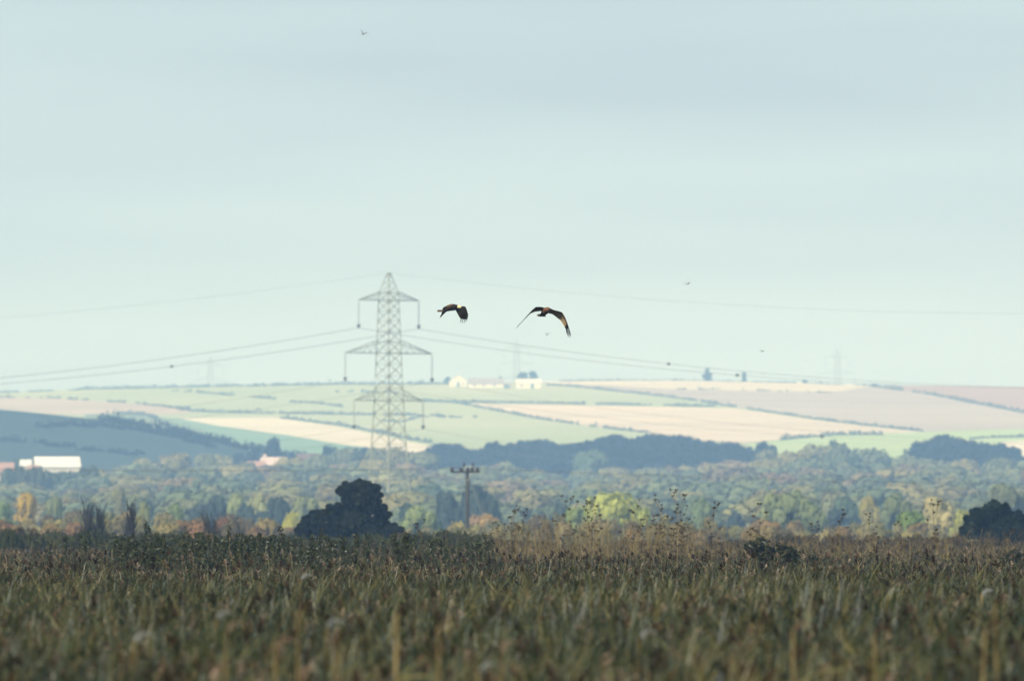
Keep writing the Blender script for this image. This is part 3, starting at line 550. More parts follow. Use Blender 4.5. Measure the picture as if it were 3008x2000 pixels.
# the line runs at right angles to the crossarms: towards the camera on the left, away on the right
DIR = Vector((math.cos(YAW+math.pi/2), math.sin(YAW+math.pi/2), 0))   # (-.7, .7)
DIR = Vector((.707, .707, 0)) if YAW < 0 else Vector((-.707, .707, 0))
def span(p, sgn, length, sag, drop, n=44):
    out = []
    for i in range(n+1):
        f = i/n; out.append(p+DIR*sgn*length*f+Vector((0, 0, drop*f-4*sag*f*(1-f))))
    return out
names = ['upper left', 'upper right', 'middle left', 'middle right', 'lower left', 'lower right']
ordr = {0: 0, 1: 1}
for i, e in enumerate(E):
    # left: away from the camera (the next tower stands further off to the left), right: towards it
    a = span(e, 1, 380, 10.5, -2); b = span(e, -1, 370, 11.5, -3)
    sp = ((.28, .6), (.2,), (.35,), (.5,), (.4,), (.3,))[i]
    cable(f'twin cable from the {names[i]} crossarm of the pylon running off to the left', a, .024 if i < 2 else .012, .5, sp); cable(f'twin cable from the {names[i]} crossarm of the pylon running off to the right', b, .024 if i < 2 else .012, .5, sp[::-1])
tp = Vector((pyl.location.x, PD, PG+51.1))
cable('single earth wire from the pylon peak running off to the left', span(tp, 1, 380, 8, -3), .018, 0); cable('single earth wire from the pylon peak running off to the right', span(tp, -1, 370, 9.5, -1), .018, 0)
for s, px, d, hp_, topy in (('faint distant pylon on the skyline left of the tall pylon', 618, 8500, 0, 1050), ('faint distant pylon rising behind the ridge farm', 1518, 8400, 0, 1000), ('faint distant pylon on the skyline at right', 2460, 8300, 0, 1026)):
    zt = PX(px, topy, d).z; lattice_pylon(s, px, d, zt-50.9, 50.9, R(12), group='distant pylons on the ridge', thick=.6)

# ------------------------------------------------------------------ wooden pole
pd = 1050; pp = PX(1373, 1385, pd); up = empty('utility_pole', (pp.x, pd, 0), 0, 'weathered wooden power pole with one crossarm, right of the black tree', 'utility pole')
zt = pp.z
obj('shaft', MB().tube([(0, 0, -.5), (0, 0, 3), (0, 0, zt+.25)], [.20, .175, .145], 12).mesh('shaft', M_wood, True), up)
kx = pd/FPX
obj('crossarm', MB().box((-.16, -.19, zt-.02), (2.35, .13, .16)).mesh('crossarm', M_wood), up)
obj('brace', MB().tube([(-.85, -.2, zt-.05), (0, -.19, zt-.75)], .03, 4).tube([(.6, -.2, zt-.05), (0, -.19, zt-.75)], .03, 4).mesh('brace', M_steel), up)
def pin(x, z0, r, h): return MB().tube([(x, -.19, z0), (x, -.19, z0+h)], .025, 5).lathe((x, -.19, z0+h), [(-.16, r*.8), (-.08, r), (0, r*.7), (.06, r*.9), (.14, r*.35)], 10)
for x in (1328, 1355, 1374, 1387, 1402): obj('insulator', pin((x-1373)*kx, zt+.06, .17, .16).mesh('insulator', M_porc, True), up)
for x in (1363, 1389): obj('insulator', pin((x-1373)*kx, zt+.06, .11, .55).mesh('insulator', M_porc, True), up)
obj('stay_wire', MB().tube([(.1, 0, zt-.5), (2.95, .3, 0.1)], .035, 5).mesh('stay_wire', M_wire), up)
for s, (x, yl, yr) in zip(('left', 'middle', 'right'), ((1328, 1366, 1432), (1374, 1373, 1428), (1402, 1370, 1424))):
    c = Vector((pp.x+(x-1373)*kx, pd-.19, zt+.28)); P = []
    for (ex, ey, dd) in ((-400, yl, 1000), (3400, yr, 1120)):
        e = PX(ex, ey, dd); n = 30
        seg = [c.lerp(e, i/n)-Vector((0, 0, 4*.25*(i/n)*(1-i/n))) for i in range(n+1)]
        cable(f'thin bare wire from the {s} insulator of the wooden pole to the ' + ('left' if ex < 0 else 'right'), seg, .008, 0, name='overhead_wire')

# ------------------------------------------------------------------ birds
M_bd = mat('dark_brown_plumage', (.013, .009, .007), scale=18, var=.4); M_br = mat('rufous_plumage', (.15, .07, .036), scale=22, var=.35); M_bc = mat('cream_plumage', (.55, .48, .27), scale=20, var=.15)
M_bu = mat('buff_barred_underwing', (.24, .16, .08), scale=9, col2=(.50, .40, .24), stretch=(1, 6, 1)); M_bk = mat('black_primaries', (.012, .010, .010), scale=20); M_bt = mat('grey_brown_tail', (.12, .085, .06), scale=14, var=.3); M_beak = mat('horn_beak', (.03, .03, .03), rough=.4, scale=20); M_eye = mat('amber_eye', (.4, .25, .03), rough=.2, scale=20)
KB = 232.0/FPX/4.914      # metres per crop pixel
def wing_into(mb, LE, TE, ny, mats_, th=.012, rows=6):
    """a wing skin with upper and lower faces between leading and trailing edge polylines (x, z in crop pixels, y metres)"""
    n = 22
    def samp(E_, f):
        k = f*(len(E_)-1); i = min(int(k), len(E_)-2); a, b = Vector(E_[i]), Vector(E_[i+1]); return a.lerp(b, k-i)
    b0 = len(mb.V)
    for i in range(n+1):
        f = i/n; l, t = samp(LE, f), samp(TE, f)
        for side in (1, -1):
            for j in range(rows+1):
                g = j/rows; p = l.lerp(t, g); up = math.sin(math.pi*min(1, g*1.0))*.12*(l-t).length
                thk = th*math.sin(math.pi*(g*.92+.04))*(1-.6*f)
                mb.V.append(p+ny*(up*.5)+ny*thk*side)
    R_ = 2*(rows+1)
    for i in range(n):
        for j in range(rows):
            a = b0+i*R_+j; m_ = mats_((i+.5)/n, (j+.5)/rows)
            mb.F.append((a, a+1, a+R_+1, a+R_)); mb.M.append(m_[0]); a += rows+1; mb.F.append((a, a+R_, a+R_+1, a+1)); mb.M.append(m_[1])
        for j in (0, rows):
            a = b0+i*R_+j; mb.F.append((a, a+R_, a+R_+rows+1, a+rows+1)); mb.M.append(mats_(i/n, 0)[0])
def blade(p0, p1, w, th=.004, nv=Vector((0, -1, 0))):
    m = MB(); d = (p1-p0); s = d.cross(nv).normalized()
    prof = [(0, .55), (.25, .9), (.55, 1), (.8, .75), (1, .12)]
    for f, k in prof:
        c = p0+d*f+nv*(-.02*f*f)
        m.V += [c-s*w*k*.5+nv*th, c+s*w*k*.5+nv*th, c+s*w*k*.5-nv*th, c-s*w*k*.5-nv*th]
    for i in range(4):
        for k in range(4): m.F.append((i*4+k, i*4+(k+1) % 4, (i+1)*4+(k+1) % 4, (i+1)*4+k)); m.M.append(0)
    m.F += [(3, 2, 1, 0), (16, 17, 18, 19)]; m.M += [0, 0]; return m
def ellip(mb, path, radii, mi, n=12, flat=.9):
    b = len(mb.V); pts = [Vector(p) for p in path]
    for i, p in enumerate(pts):
        t = (pts[min(i+1, len(pts)-1)]-pts[max(i-1, 0)]).normalized(); u = t.cross(Vector((0, 0, 1))).normalized(); w = u.cross(t).normalized()
        for k in range(n): a = 2*math.pi*k/n; mb.V.append(p+u*math.cos(a)*radii[i]+w*math.sin(a)*radii[i]*flat)
    for i in range(len(pts)-1):
        for k in range(n): mb.F.append((b+i*n+k, b+i*n+(k+1) % n, b+(i+1)*n+(k+1) % n, b+(i+1)*n+k)); mb.M.append(mi[i])
    mb.F.append(tuple(b+k for k in range(n))[::-1]); mb.F.append(tuple(b+(len(pts)-1)*n+k for k in range(n))); mb.M += [mi[0], mi[-1]]
def harrier(label, cpx, cpy, C0, spec):
    loc = PX(cpx, cpy, 232); o = empty('harrier', loc, 0, label, 'bird', 'birds of prey in flight')
    def q(x, z, y=0): return Vector(((x-C0[0])*KB, y, (C0[1]-z)*KB))
    mb = MB(); spec(mb, q, o); return o
def spec_right(mb, q, o):
    P = [q(1722, 318, .30), q(1742, 300, .20), q(1765, 278, .10), q(1785, 262, 0), q(1800, 250, -.08), q(1812, 243, -.13), q(1822, 243, -.18), q(1828, 246, -.205)]
    ellip(mb, P, [.018, .038, .058, .066, .058, .048, .042, .018], [0, 0, 1, 1, 1, 1, 1, 1])
    lf = lambda f, g: ((0, 1) if g < .5 else (0, 3)) if f < .62 else (2, 2)
    wing_into(mb, [q(1775, 218, -.02), q(1700, 206, -.12), q(1640, 207, -.14), q(1590, 250, -.05), q(1500, 350, .03), q(1430, 432, .08), q(1400, 462, .09)], [q(1745, 262, .12), q(1690, 262, .2), q(1620, 272, .22), q(1560, 300, .2), q(1490, 370, .2), q(1425, 440, .18), q(1398, 466, .15)], Vector((.3, 0, .95)).normalized(), lf)
    lr = lambda f, g: ((0, 1) if g < .35 else (0, 3)) if f < .80 else (2, 2)
    wing_into(mb, [q(1828, 216, -.02), q(1900, 250, -.10), q(1975, 268, -.14), q(2020, 285, -.14), q(2062, 350, -.08), q(2098, 440, -.02), q(2118, 500, 0)], [q(1828, 296, .10), q(1880, 305, .16), q(1940, 350, .16), q(1992, 392, .14), q(2028, 445, .12), q(2062, 500, .10), q(2086, 552, .08)], Vector((-.25, .55, .8)).normalized(), lr)
    obj('body', mb.mesh('body', [M_bd, M_br, M_bk, M_bu], True), o)
    for a, b, w in (((2088, 520), (2100, 632), .013), ((2094, 515), (2126, 656), .013), ((2104, 505), (2140, 640), .013), ((2112, 495), (2153, 634), .013), ((2080, 520), (2090, 590), .016)):
        obj('primary_feather', blade(q(*a, .02), q(*b, -.02), w, .004).mesh('primary_feather', M_bk), o)
    for a, b, w in (((1425, 432), (1358, 512), .010), ((1432, 428), (1378, 482), .010)): obj('primary_feather', blade(q(*a, .1), q(*b, .1), w, .003).mesh('primary_feather', M_bk), o)
    for i, (a, b) in enumerate((((1728, 305), (1652, 322)), ((1730, 307), (1672, 334)), ((1734, 309), (1700, 340)), ((1740, 310), (1732, 342)), ((1748, 310), (1762, 342)), ((1752, 305), (1784, 340)), ((1750, 298), (1788, 318)))):
        obj('tail_feather', blade(q(*a, .22), q(*b, .36), .034, .003).mesh('tail_feather', M_bt), o)
    obj('beak', MB().tube([q(1826, 247, -.205), q(1831, 252, -.225), q(1830, 257, -.225)], [.012, .008, .002], 6).mesh('beak', M_beak), o)
    for x in (1812, 1832): obj('eye', MB().lathe(q(x, 240, -.178 if x < 1820 else -.17), [(-.007, .002), (-.003, .007), (.003, .007), (.007, .002)], 6).mesh('eye', M_eye), o)
def spec_left(mb, q, o):
    P = [q(300, 258, .12), q(350, 248, .10), q(400, 232, .06), q(450, 214, .02), q(490, 204, 0), q(520, 203, -.02), q(540, 206, -.03), q(558, 208, -.05), q(572, 212, -.06)]
    ellip(mb, P, [.016, .03, .042, .052, .048, .036, .033, .030, .014], [0, 0, 0, 0, 0, 4, 4, 4, 4])
    lf = lambda f, g: (0, 1) if f < .55 and g < .4 else (0, 0)
    wing_into(mb, [q(500, 186, 0), q(464, 160, .12), q(420, 160, .22), q(360, 178, .3), q(296, 212, .36), q(286, 262, .34), q(272, 320, .3)], [q(478, 250, .1), q(440, 256, .2), q(400, 255, .28), q(365, 256, .34), q(335, 280, .38), q(305, 308, .36), q(280, 335, .32)], Vector((-.2, .3, .9)).normalized(), lf)
    wing_into(mb, [q(555, 196, -.02), q(590, 196, -.12), q(625, 202, -.18), q(645, 250, -.2), q(665, 315, -.18), q(660, 360, -.15), q(648, 385, -.12)], [q(478, 240, .08), q(500, 282, .06), q(520, 320, .03), q(538, 350, 0), q(552, 374, 0), q(580, 378, 0), q(600, 385, 0)], Vector((.5, .7, .4)).normalized(), lambda f, g: (0, 0))
    obj('body', mb.mesh('body', [M_bd, M_br, M_bk, M_bu, M_bc], True), o)
    for a, b, w in (((565, 368), (554, 432), .014), ((585, 370), (580, 444), .012), ((610, 372), (608, 442), .012), ((632, 374), (634, 424), .012), ((648, 360), (648, 405), .012)): obj('primary_feather', blade(q(*a, -.05), q(*b, -.05), w, .004).mesh('primary_feather', M_bk), o)
    for a, b, w in (((300, 300), (258, 358), .016), ((292, 295), (256, 345), .014)): obj('primary_feather', blade(q(*a, .3), q(*b, .3), w, .003).mesh('primary_feather', M_bk), o)
    for a, b in (((305, 250), (212, 252)), ((305, 254), (210, 260)), ((305, 258), (212, 268)), ((310, 262), (222, 274))): obj('tail_feather', blade(q(*a, .1), q(*b, .12), .017, .003).mesh('tail_feather', M_bt), o)
    obj('beak', MB().tube([q(570, 212, -.06), q(577, 216, -.065), q(577, 221, -.065)], [.010, .007, .002], 6).mesh('beak', M_beak), o)
def cr3(x, y): return 1240+x/4.914, 860+y/4.914
harrier('rufous marsh harrier with drooped buff-lined wings and black wingtips, right of the pair', *cr3(1790, 262), (1790, 262), spec_right)
harrier('blackish marsh harrier with a cream head, left of the pair and near the pylon', *cr3(490, 220), (490, 220), spec_left)
M_sb = mat('dusky_plumage', (.06, .055, .05), scale=20)
def small_bird(label, px, py, d, span_, tilt=0, lift=.25):
    o = empty('small_bird', PX(px, py, d), 0, label, 'bird', 'small distant birds'); o.rotation_euler = (R(15), R(tilt), R(25)); s = span_
    m = MB(); ellip(m, [(0, .22*s, 0), (0, .1*s, 0), (0, -.02*s, 0), (0, -.13*s, .01), (0, -.2*s, .01), (0, -.24*s, 0)], [.01*s, .05*s, .07*s, .055*s, .045*s, .008*s], [0]*6, 8)
    for sg in (-1, 1):
        wing_into(m, [Vector((sg*.04*s, -.08*s, 0)), Vector((sg*.2*s, -.12*s, lift*.5*s)), Vector((sg*.5*s, .06*s, lift*s*.7))], [Vector((sg*.04*s, .08*s, 0)), Vector((sg*.2*s, .08*s, lift*.5*s)), Vector((sg*.5*s, .09*s, lift*s*.7))], Vector((0, 0, 1)), lambda f, g: (0, 0), .01)
    obj('body', m.mesh('body', M_sb, True), o); obj('tail', blade(Vector((0, .18*s, 0)), Vector((0, .36*s, 0)), .1*s, .003, Vector((0, 0, 1))).mesh('tail', M_sb), o)
small_bird('tiny dark bird high in the sky near the top of the picture', 1066, 101, 420, .30, 20, .5)
small_bird('tiny dark bird in the sky right of the harriers', 2020, 835, 420, .24, -10, .3)
small_bird('tiny faint bird just below the right harrier', 1606, 984, 700, .34, 5, .6)
small_bird('tiny dark bird low in the sky above the skyline trees at right', 2239, 1032, 430, .20, 10, .2)

# ------------------------------------------------------------------ reeds
def gn_scatter(name, sources, P, rot, scl, idx, m0, label, cat=None):
    c = bpy.data.collections.new(name+'_sources')
    for i, s in enumerate(sources): ob = bpy.data.objects.new(f'{name}_piece_{i:02d}', s); c.objects.link(ob)
    m = bpy.data.meshes.new(name); m.vertices.add(len(P)); m.vertices.foreach_set('co', np.asarray(P, dtype=np.float32).reshape(-1))
    for nm, ty, dat in (('rot', 'FLOAT_VECTOR', rot), ('scl', 'FLOAT_VECTOR', scl), ('idx', 'INT', idx)):
        a = m.attributes.new(nm, ty, 'POINT'); a.data.foreach_set('vector' if ty == 'FLOAT_VECTOR' else 'value', np.asarray(dat).reshape(-1))
    o = obj(name, m, None, label=label, kind='stuff'); g = bpy.data.node_groups.new(name, 'GeometryNodeTree')
    g.interface.new_socket('Geometry', in_out='INPUT', socket_type='NodeSocketGeometry'); g.interface.new_socket('Geometry', in_out='OUTPUT', socket_type='NodeSocketGeometry')
    gi, go = N('NodeGroupInput', g), N('NodeGroupOutput', g); ip = N('GeometryNodeInstanceOnPoints', g); ci = N('GeometryNodeCollectionInfo', g); ci.inputs[0].default_value = c
    ci.inputs['Separate Children'].default_value = True; ci.inputs['Reset Children'].default_value = True; l = g.links.new
    l(gi.outputs[0], ip.inputs['Points']); l(ci.outputs[0], ip.inputs['Instance']); ip.inputs['Pick Instance'].default_value = True
    for nm, ty, sk in (('rot', 'FLOAT_VECTOR', 'Rotation'), ('scl', 'FLOAT_VECTOR', 'Scale'), ('idx', 'INT', 'Instance Index')):
        a = N('GeometryNodeInputNamedAttribute', g, data_type=ty); a.inputs[0].default_value = nm; l(a.outputs[0], ip.inputs[sk])
    l(ip.outputs[0], go.inputs[0]); md = o.modifiers.new('scatter', 'NODES'); md.node_group = g; return o
M_rl = leafmat('reed_leaf', ramp=[(.009, .018, .003), (.022, .037, .005), (.048, .060, .010), (.17, .14, .042)], scale=.35, rnd=.5, trans=.35, contrast=.55, gloss=.05, patch=True)
M_rp = leafmat('reed_plume', ramp=[(.035, .020, .012), (.075, .045, .026), (.13, .082, .05), (.27, .20, .14)], scale=.6, rnd=.5, trans=.3, contrast=.5, patch=True)
M_rs = leafmat('reed_stem', ramp=[(.09, .085, .035), (.16, .125, .06), (.25, .20, .10)], scale=.8, rnd=.5, trans=.15, contrast=.2, patch=True)
M_wt = leafmat('silver_plume', ramp=[(.22, .22, .20), (.36, .37, .35)], scale=3, trans=.3, contrast=.2, patch=True)
def ribbon(Q, p0, dirh, ln, w, rise, droop, seg, mi, M, tw=0.0):
    prev = None; sx, sy = -dirh[1], dirh[0]
    for i in range(seg+1):
        f = i/seg; r = ln*f; z = p0[2]+rise*f-droop*f*f; ww = w*(1-f)**.6*.5+.0008
        c = (p0[0]+dirh[0]*r, p0[1]+dirh[1]*r, z); tz = tw*ww
        a, b = (c[0]-sx*ww, c[1]-sy*ww, z-tz), (c[0]+sx*ww, c[1]+sy*ww, z+tz)
        if prev: Q.append((prev[0], prev[1], b, a)); M.append(mi)
        prev = (a, b)
def reed_patch(seed, n, size, lod, green=.6, plume=.8, silver=.003):
    rs = random.Random(seed); Q, M = [], []; wind = .1
    for _ in range(n):
        x, y = rs.uniform(-size/2, size/2), rs.uniform(-size/2, size/2); h = rs.gauss(1.84, .14)+(.22 if rs.random() < .05 else 0); a = rs.uniform(0, 6.28); ld = (math.cos(a), math.sin(a)); lean = rs.uniform(.02, .28)
        sw = .007*lod; z0 = .5; top = (x+ld[0]*lean, y+ld[1]*lean, h)
        Q.append(((x-sw/2, y, z0), (x+sw/2, y, z0), (top[0]+sw/3, top[1], h), (top[0]-sw/3, top[1], h))); M.append(2)
        for k in range(15 if lod < 2 else 7):
            z = h-rs.uniform(.02, .62); f = z/h; px_, py_ = x+ld[0]*lean*f, y+ld[1]*lean*f; b = rs.gauss(wind*1.0, 1.5)
            ribbon(Q, (px_, py_, z), (math.cos(b), math.sin(b)), rs.uniform(.10, .24), .0072*lod**.9*rs.uniform(.6, 1.2), rs.uniform(.10, .34), rs.uniform(-.02, .14), 4 if lod < 2 else 2, 0, M, rs.uniform(-1.2, 1.2))
        if rs.random() < plume:
            pm = 3 if rs.random() < silver else 1; ln = rs.uniform(.08, .14); bend = rs.uniform(.25, .9); nb = (34 if lod < 1.5 else 12 if lod < 2.5 else 6)
            for k in range(nb):
                f = (k/nb); s = math.sin(bend*f); c = math.cos(bend*f); bx = top[0]+ld[0]*ln*f*s; by = top[1]+ld[1]*ln*f*s; bz = top[2]+ln*f*c
                ang = rs.gauss(a, .9); bl = (.055*(1-f)*math.sin(math.pi*min(1, f+.25))+.03)*rs.uniform(.7, 1.2); dz = rs.uniform(-.1, .7)*bl; wv = .0034*lod*(1 if lod < 1.5 else 1.4)
                e = (bx+math.cos(ang)*bl*.7, by+math.sin(ang)*bl*.7, bz+dz); nx_, ny_ = -math.sin(ang)*wv, math.cos(ang)*wv
                Q.append(((bx-nx_, by-ny_, bz-wv), (bx+nx_, by+ny_, bz+wv), (e[0]+nx_*.8, e[1]+ny_*.8, e[2]+wv*.8), (e[0]-nx_*.5, e[1]-ny_*.5, e[2]-wv))); M.append(pm)
    return qmesh('reed_patch', np.array(Q), [M_rl, M_rp, M_rs, M_wt], M)
def wnoise(x, y):
    return .5*np.sin(x*.31+1.3*np.sin(y*.07))+.5*np.sin(y*.11+x*.17+2)+.35*np.sin(x*.9+y*.23)
def scatter_zone(name, d0, d1, cell, npatch, reeds, lod, label, plume=.8, hs=1.0, silver=.02):
    P, Rr, S, I = [], [], [], []; y = d0
    while y < d1:
        hw = .0394*y*1.12+1.2; x = -hw+random.random()*cell
        while x < hw:
            jx, jy = x+random.uniform(-.25, .25)*cell, y+random.uniform(-.25, .25)*cell
            P.append((jx, jy, 0)); Rr.append((random.uniform(-.05, .05), random.uniform(-.05, .05), random.uniform(-.5, .5)))
            k = (1+.03*float(wnoise(jx, jy))+random.gauss(0, .02))*hs; S.append((1, 1, k)); I.append(random.randrange(npatch)); x += cell
        y += cell
    src = [reed_patch(100*int(lod*10)+i, reeds, cell*1.5, lod, plume=plume, silver=silver) for i in range(npatch)]
    print(name, len(P)); return gn_scatter(name, src, P, Rr, S, I, None, label)
scatter_zone('reeds', 70, 175, .8, 10, 54, 1.0, 'near bed of green reeds with brown drooping plumes filling the foreground', silver=.007, plume=.38, hs=.955)
scatter_zone('reeds', 175, 350, 1.1, 8, 62, 1.3, 'dense reed bed with purple-brown plumes in the middle ground', silver=.02, plume=.7, hs=.955)
scatter_zone('reeds', 350, 640, 1.8, 6, 80, 2.2, 'far reed bed running back to the dark scrub', hs=.95, plume=.7)

# ------------------------------------------------------------------ taller plants in and behind the reeds
M_stalk = leafmat('dry_stalk', ramp=[(.08, .062, .030), (.17, .128, .056), (.38, .29, .14)], scale=1.5, rnd=.3, trans=.1, contrast=.3, patch=True)
M_umb = leafmat('seed_head', ramp=[(.05, .034, .02), (.10, .068, .04)], scale=6, trans=.1, contrast=.3)
M_herb = leafmat('dark_green_herb', ramp=[(.020, .024, .006), (.040, .044, .011), (.082, .072, .024)], scale=2, trans=.35, contrast=.35, gloss=.03)
def umbellifer(seed, H):
    rs = random.Random(seed); st = MB(); heads = []
    kx_, ky_ = rs.uniform(-.12, .12), rs.uniform(-.1, .1)
    pts = [(0, 0, 0), (kx_*.3, ky_*.3, H*.35), (kx_*.6, ky_*.7, H*.65), (kx_, ky_, H*.93)]; st.tube(pts, [.008, .0065, .0045, .003], 5); heads.append(Vector(pts[-1]))
    for k in range(rs.randint(9, 14)):
        f = rs.uniform(.62, .95); b = Vector(pts[1]).lerp(Vector(pts[3]), (f-.35)/.58); a = rs.uniform(0, 6.28); l = rs.uniform(.08, .36)*(1.2-f*.5)
        e = b+Vector((math.cos(a)*l*.6, math.sin(a)*l*.6, l)); st.tube([b, b.lerp(e, .5)+Vector((math.cos(a)*.03, math.sin(a)*.03, 0)), e], [.0035, .003, .002], 4)
        heads.append(e)
        if rs.random() < .6: a2 = a+rs.uniform(-1, 1); e2 = b.lerp(e, .5)+Vector((math.cos(a2)*.1, math.sin(a2)*.1, .12)); st.tube([b.lerp(e, .5), e2], .002, 4); heads.append(e2)
    return st.mesh('stem', M_stalk), heads
def umbel_mesh(seed):
    rs = random.Random(seed); m = MB()
    for k in range(11):
        a = k*2.4; r = .010+.032*math.sqrt(k/11); e = Vector((math.cos(a)*r, math.sin(a)*r, .055-.2*r+rs.uniform(-.008, .008))); m.tube([(0, 0, 0), e], .0022, 3, cap=False)
        m.lathe(e, [(-.006, .004), (0, .008+rs.random()*.004), (.007, .006)], 5)
    return m.mesh('seed_head', M_umb)
UM = [umbel_mesh(i) for i in range(3)]; UV = []
UP = []
for i in range(6):
    sm, hd = umbellifer(i, 2.6); UV.append((sm, hd))
def put_umb(px, top, d, lab, grp):
    sm, hd = UV[random.randrange(6)]; H = max(1.8, PX(px, top, d).z); o = empty('dead_umbellifer', ((px-CX)/FPX*d, d, 0), random.random()*6.28, lab, 'plant', grp); k = H/2.62; k *= 1; o.scale = (k, k, k)
    obj('stem', sm, o)
    for h in hd:
        u = obj('seed_head', random.choice(UM), o); u.location = h; s = random.uniform(.5, .95); u.scale = (s, s, s); u.rotation_euler = (random.uniform(-.3, .3), random.uniform(-.3, .3), 0)
BIG = [(1473, 1528, 'dead umbellifer with a loose head at the left end of the stalk stand'), (1495, 1495, 'tall dead umbellifer with a leaning head, left of the stand'), (1533, 1478, 'dead umbellifer with the highest head left of the domed tree'), (1683, 1470, 'dead umbellifer with a dense dark head against the blue tree'), (1735, 1470, 'dead umbellifer whose head overlaps the left side of the domed tree'),
       (1748, 1476, 'dead umbellifer standing in front of the domed tree'), (1873, 1478, 'straight dead umbellifer at the right shoulder of the domed tree'), (1920, 1470, 'open-branched dead umbellifer right of the domed tree'), (1990, 1452, 'tallest dead umbellifer, right of the domed tree'), (2003, 1475, 'second tall dead umbellifer beside the tallest one'), (2107, 1488, 'dead umbellifer before the pale green tree'),
       (2220, 1490, 'small-headed dead umbellifer left of the broad green tree'), (2568, 1500, 'dead umbellifer in front of the small yellow tree'), (2757, 1480, 'dead umbellifer against the cream-leaved tree'), (2005, 1520, 'stooping dead umbellifer low beside the tallest one'), (1245, 1540, 'dead umbellifer with a small head in front of the rounded yellow-green tree')]
for px, t, s in BIG: put_umb(px, t, random.uniform(320, 375), s, 'dead umbellifers standing above the reeds')
for i in range(26):
    px = random.choice([random.uniform(1440, 2020), random.uniform(1440, 2020), random.uniform(2020, 2420), random.uniform(2420, 2960), random.uniform(1480, 2000)])
    put_umb(px, random.uniform(1505, 1575), random.uniform(320, 400), 'shorter dead umbellifer among the pale stalks, near ' + place(px), 'shorter dead umbellifers')
# thin dead stalks nobody could count
rs = random.Random(5); mb = MB()
def stalk(px, top, d, r, twigs, lean=10):
    zb = 1.2; p0 = Vector(((px-CX)/FPX*d, d, zb)); p1 = PX(px+rs.gauss(0, lean), top, d+rs.uniform(-.5, .5)); mid = p0.lerp(p1, .5)+Vector((rs.gauss(0, .09), 0, 0))
    mb.tube([p0, mid, p1], [r*1.2, r, r*.4], 3, cap=False)
    for k in range(twigs):
        f = rs.uniform(.45, 1); b = p0.lerp(mid, f*2) if f < .5 else mid.lerp(p1, f*2-1); l = rs.uniform(.08, .3); a = rs.uniform(-1.2, 1.2); e = b+Vector((l*math.sin(a), rs.uniform(-.1, .1), l*math.cos(a)))
        mb.tube([b, e], r*.4, 3, cap=False)
def stop_(px): return interp(px, [(1180, 1590), (1430, 1550), (1500, 1528), (1900, 1524), (2100, 1548), (2300, 1558), (3100, 1560)])
for i in range(900):
    u = rs.random(); px = rs.uniform(1430, 2060) if u < .45 else rs.uniform(2060, 3060) if u < .93 else rs.uniform(1150, 1430)
    d = rs.uniform(300, 440); stalk(px, stop_(px)+abs(rs.gauss(0, 42))-8+(0 if d < 380 else 8), d, rs.uniform(.0025, .0055), rs.randint(5, 11), 34)
for i in range(110):
    px = rs.uniform(1430, 2150) if rs.random() < .65 else rs.uniform(2150, 2950); stalk(px, stop_(px)+rs.uniform(5, 60), rs.uniform(310, 350), rs.uniform(.007, .012), 2, 16)
for i in range(160): stalk(rs.uniform(20, 1180), rs.uniform(1590, 1650), rs.uniform(290, 400), rs.uniform(.003, .006), 2)
obj('dead_stalks', mb.mesh('dead_stalks', M_stalk), None, label='thin straw-coloured dead stalks standing thickly above the back of the reeds', kind='stuff')
# leafy green herbs
def herb_mesh(seed, H, w, n, ls):
    rs = np.random.RandomState(seed); m = []
    P = np.stack([rs.normal(size=n)*w*.5, rs.normal(size=n)*w*.5, H*rs.rand(n)**.8], 1); k = 1-.75*(P[:, 2]/H)**1.5; P[:, 0] *= k; P[:, 1] *= k
    Nn = rs.normal(size=(n, 3))+np.array([0, -.3, .8]); Nn /= np.linalg.norm(Nn, axis=1)[:, None]
    q = quads(P, Nn, ls*np.ones(n), .45); return qmesh('foliage', q, M_herb)
HB = [herb_mesh(i, 2.1, .16, 330, .06) for i in range(5)]
HS = [MB().tube([(0, 0, 0), (.02, 0, 1), (0, 0, 2.08)], [.01, .008, .003], 4).mesh('stem', M_stalk) for _ in range(1)]
def herb(px, top, d, lab, grp=None):
    H = PX(px, top, d).z; o = empty('leafy_herb', ((px-CX)/FPX*d, d, 0), random.random()*6.28, lab, 'plant', grp); o.scale = (1.1, 1.1, H/2.1); f = obj('foliage', random.choice(HB), o); obj('stem', HS[0], o)
for px, t, s in ((428, 1528, 'tallest leafy green herb tip left of the black tree'), (545, 1544, 'second leafy green herb tip, right of the tallest one'), (675, 1543, 'slender green herb tip midway to the black tree'), (825, 1546, 'leafy green herb tip just left of the black tree'), (438, 1548, 'leafy herb leaning against the tallest green herb'), (555, 1560, 'lower leafy herb beside the second green tip'),
                 (390, 1562, 'green herb at the left end of the leafy patch'), (945, 1555, 'leafy green herb in front of the black tree'), (1050, 1568, 'green herb before the foot of the black tree, centre'), (1190, 1562, 'green herb at the right foot of the black tree')): herb(px, t, random.uniform(300, 330), s)
P_, R_, S_, I_ = [], [], [], []
for i in range(1150):
    u = random.random(); px = random.gauss(620, 190) if u < .45 else random.uniform(350, 1450) if u < .75 else random.uniform(2000, 3050); d = random.uniform(250, 430)
    H = random.uniform(2.0, 2.8) if px < 1500 else random.uniform(1.8, 2.1)
    P_.append(((px-CX)/FPX*d, d, 0)); R_.append((0, 0, random.random()*6.28)); S_.append((1, 1, H/2.1)); I_.append(random.randrange(5))
gn_scatter('green_herbs', HB, P_, R_, S_, I_, None, 'thick patch of dark green leafy herbs growing through the back of the reeds')
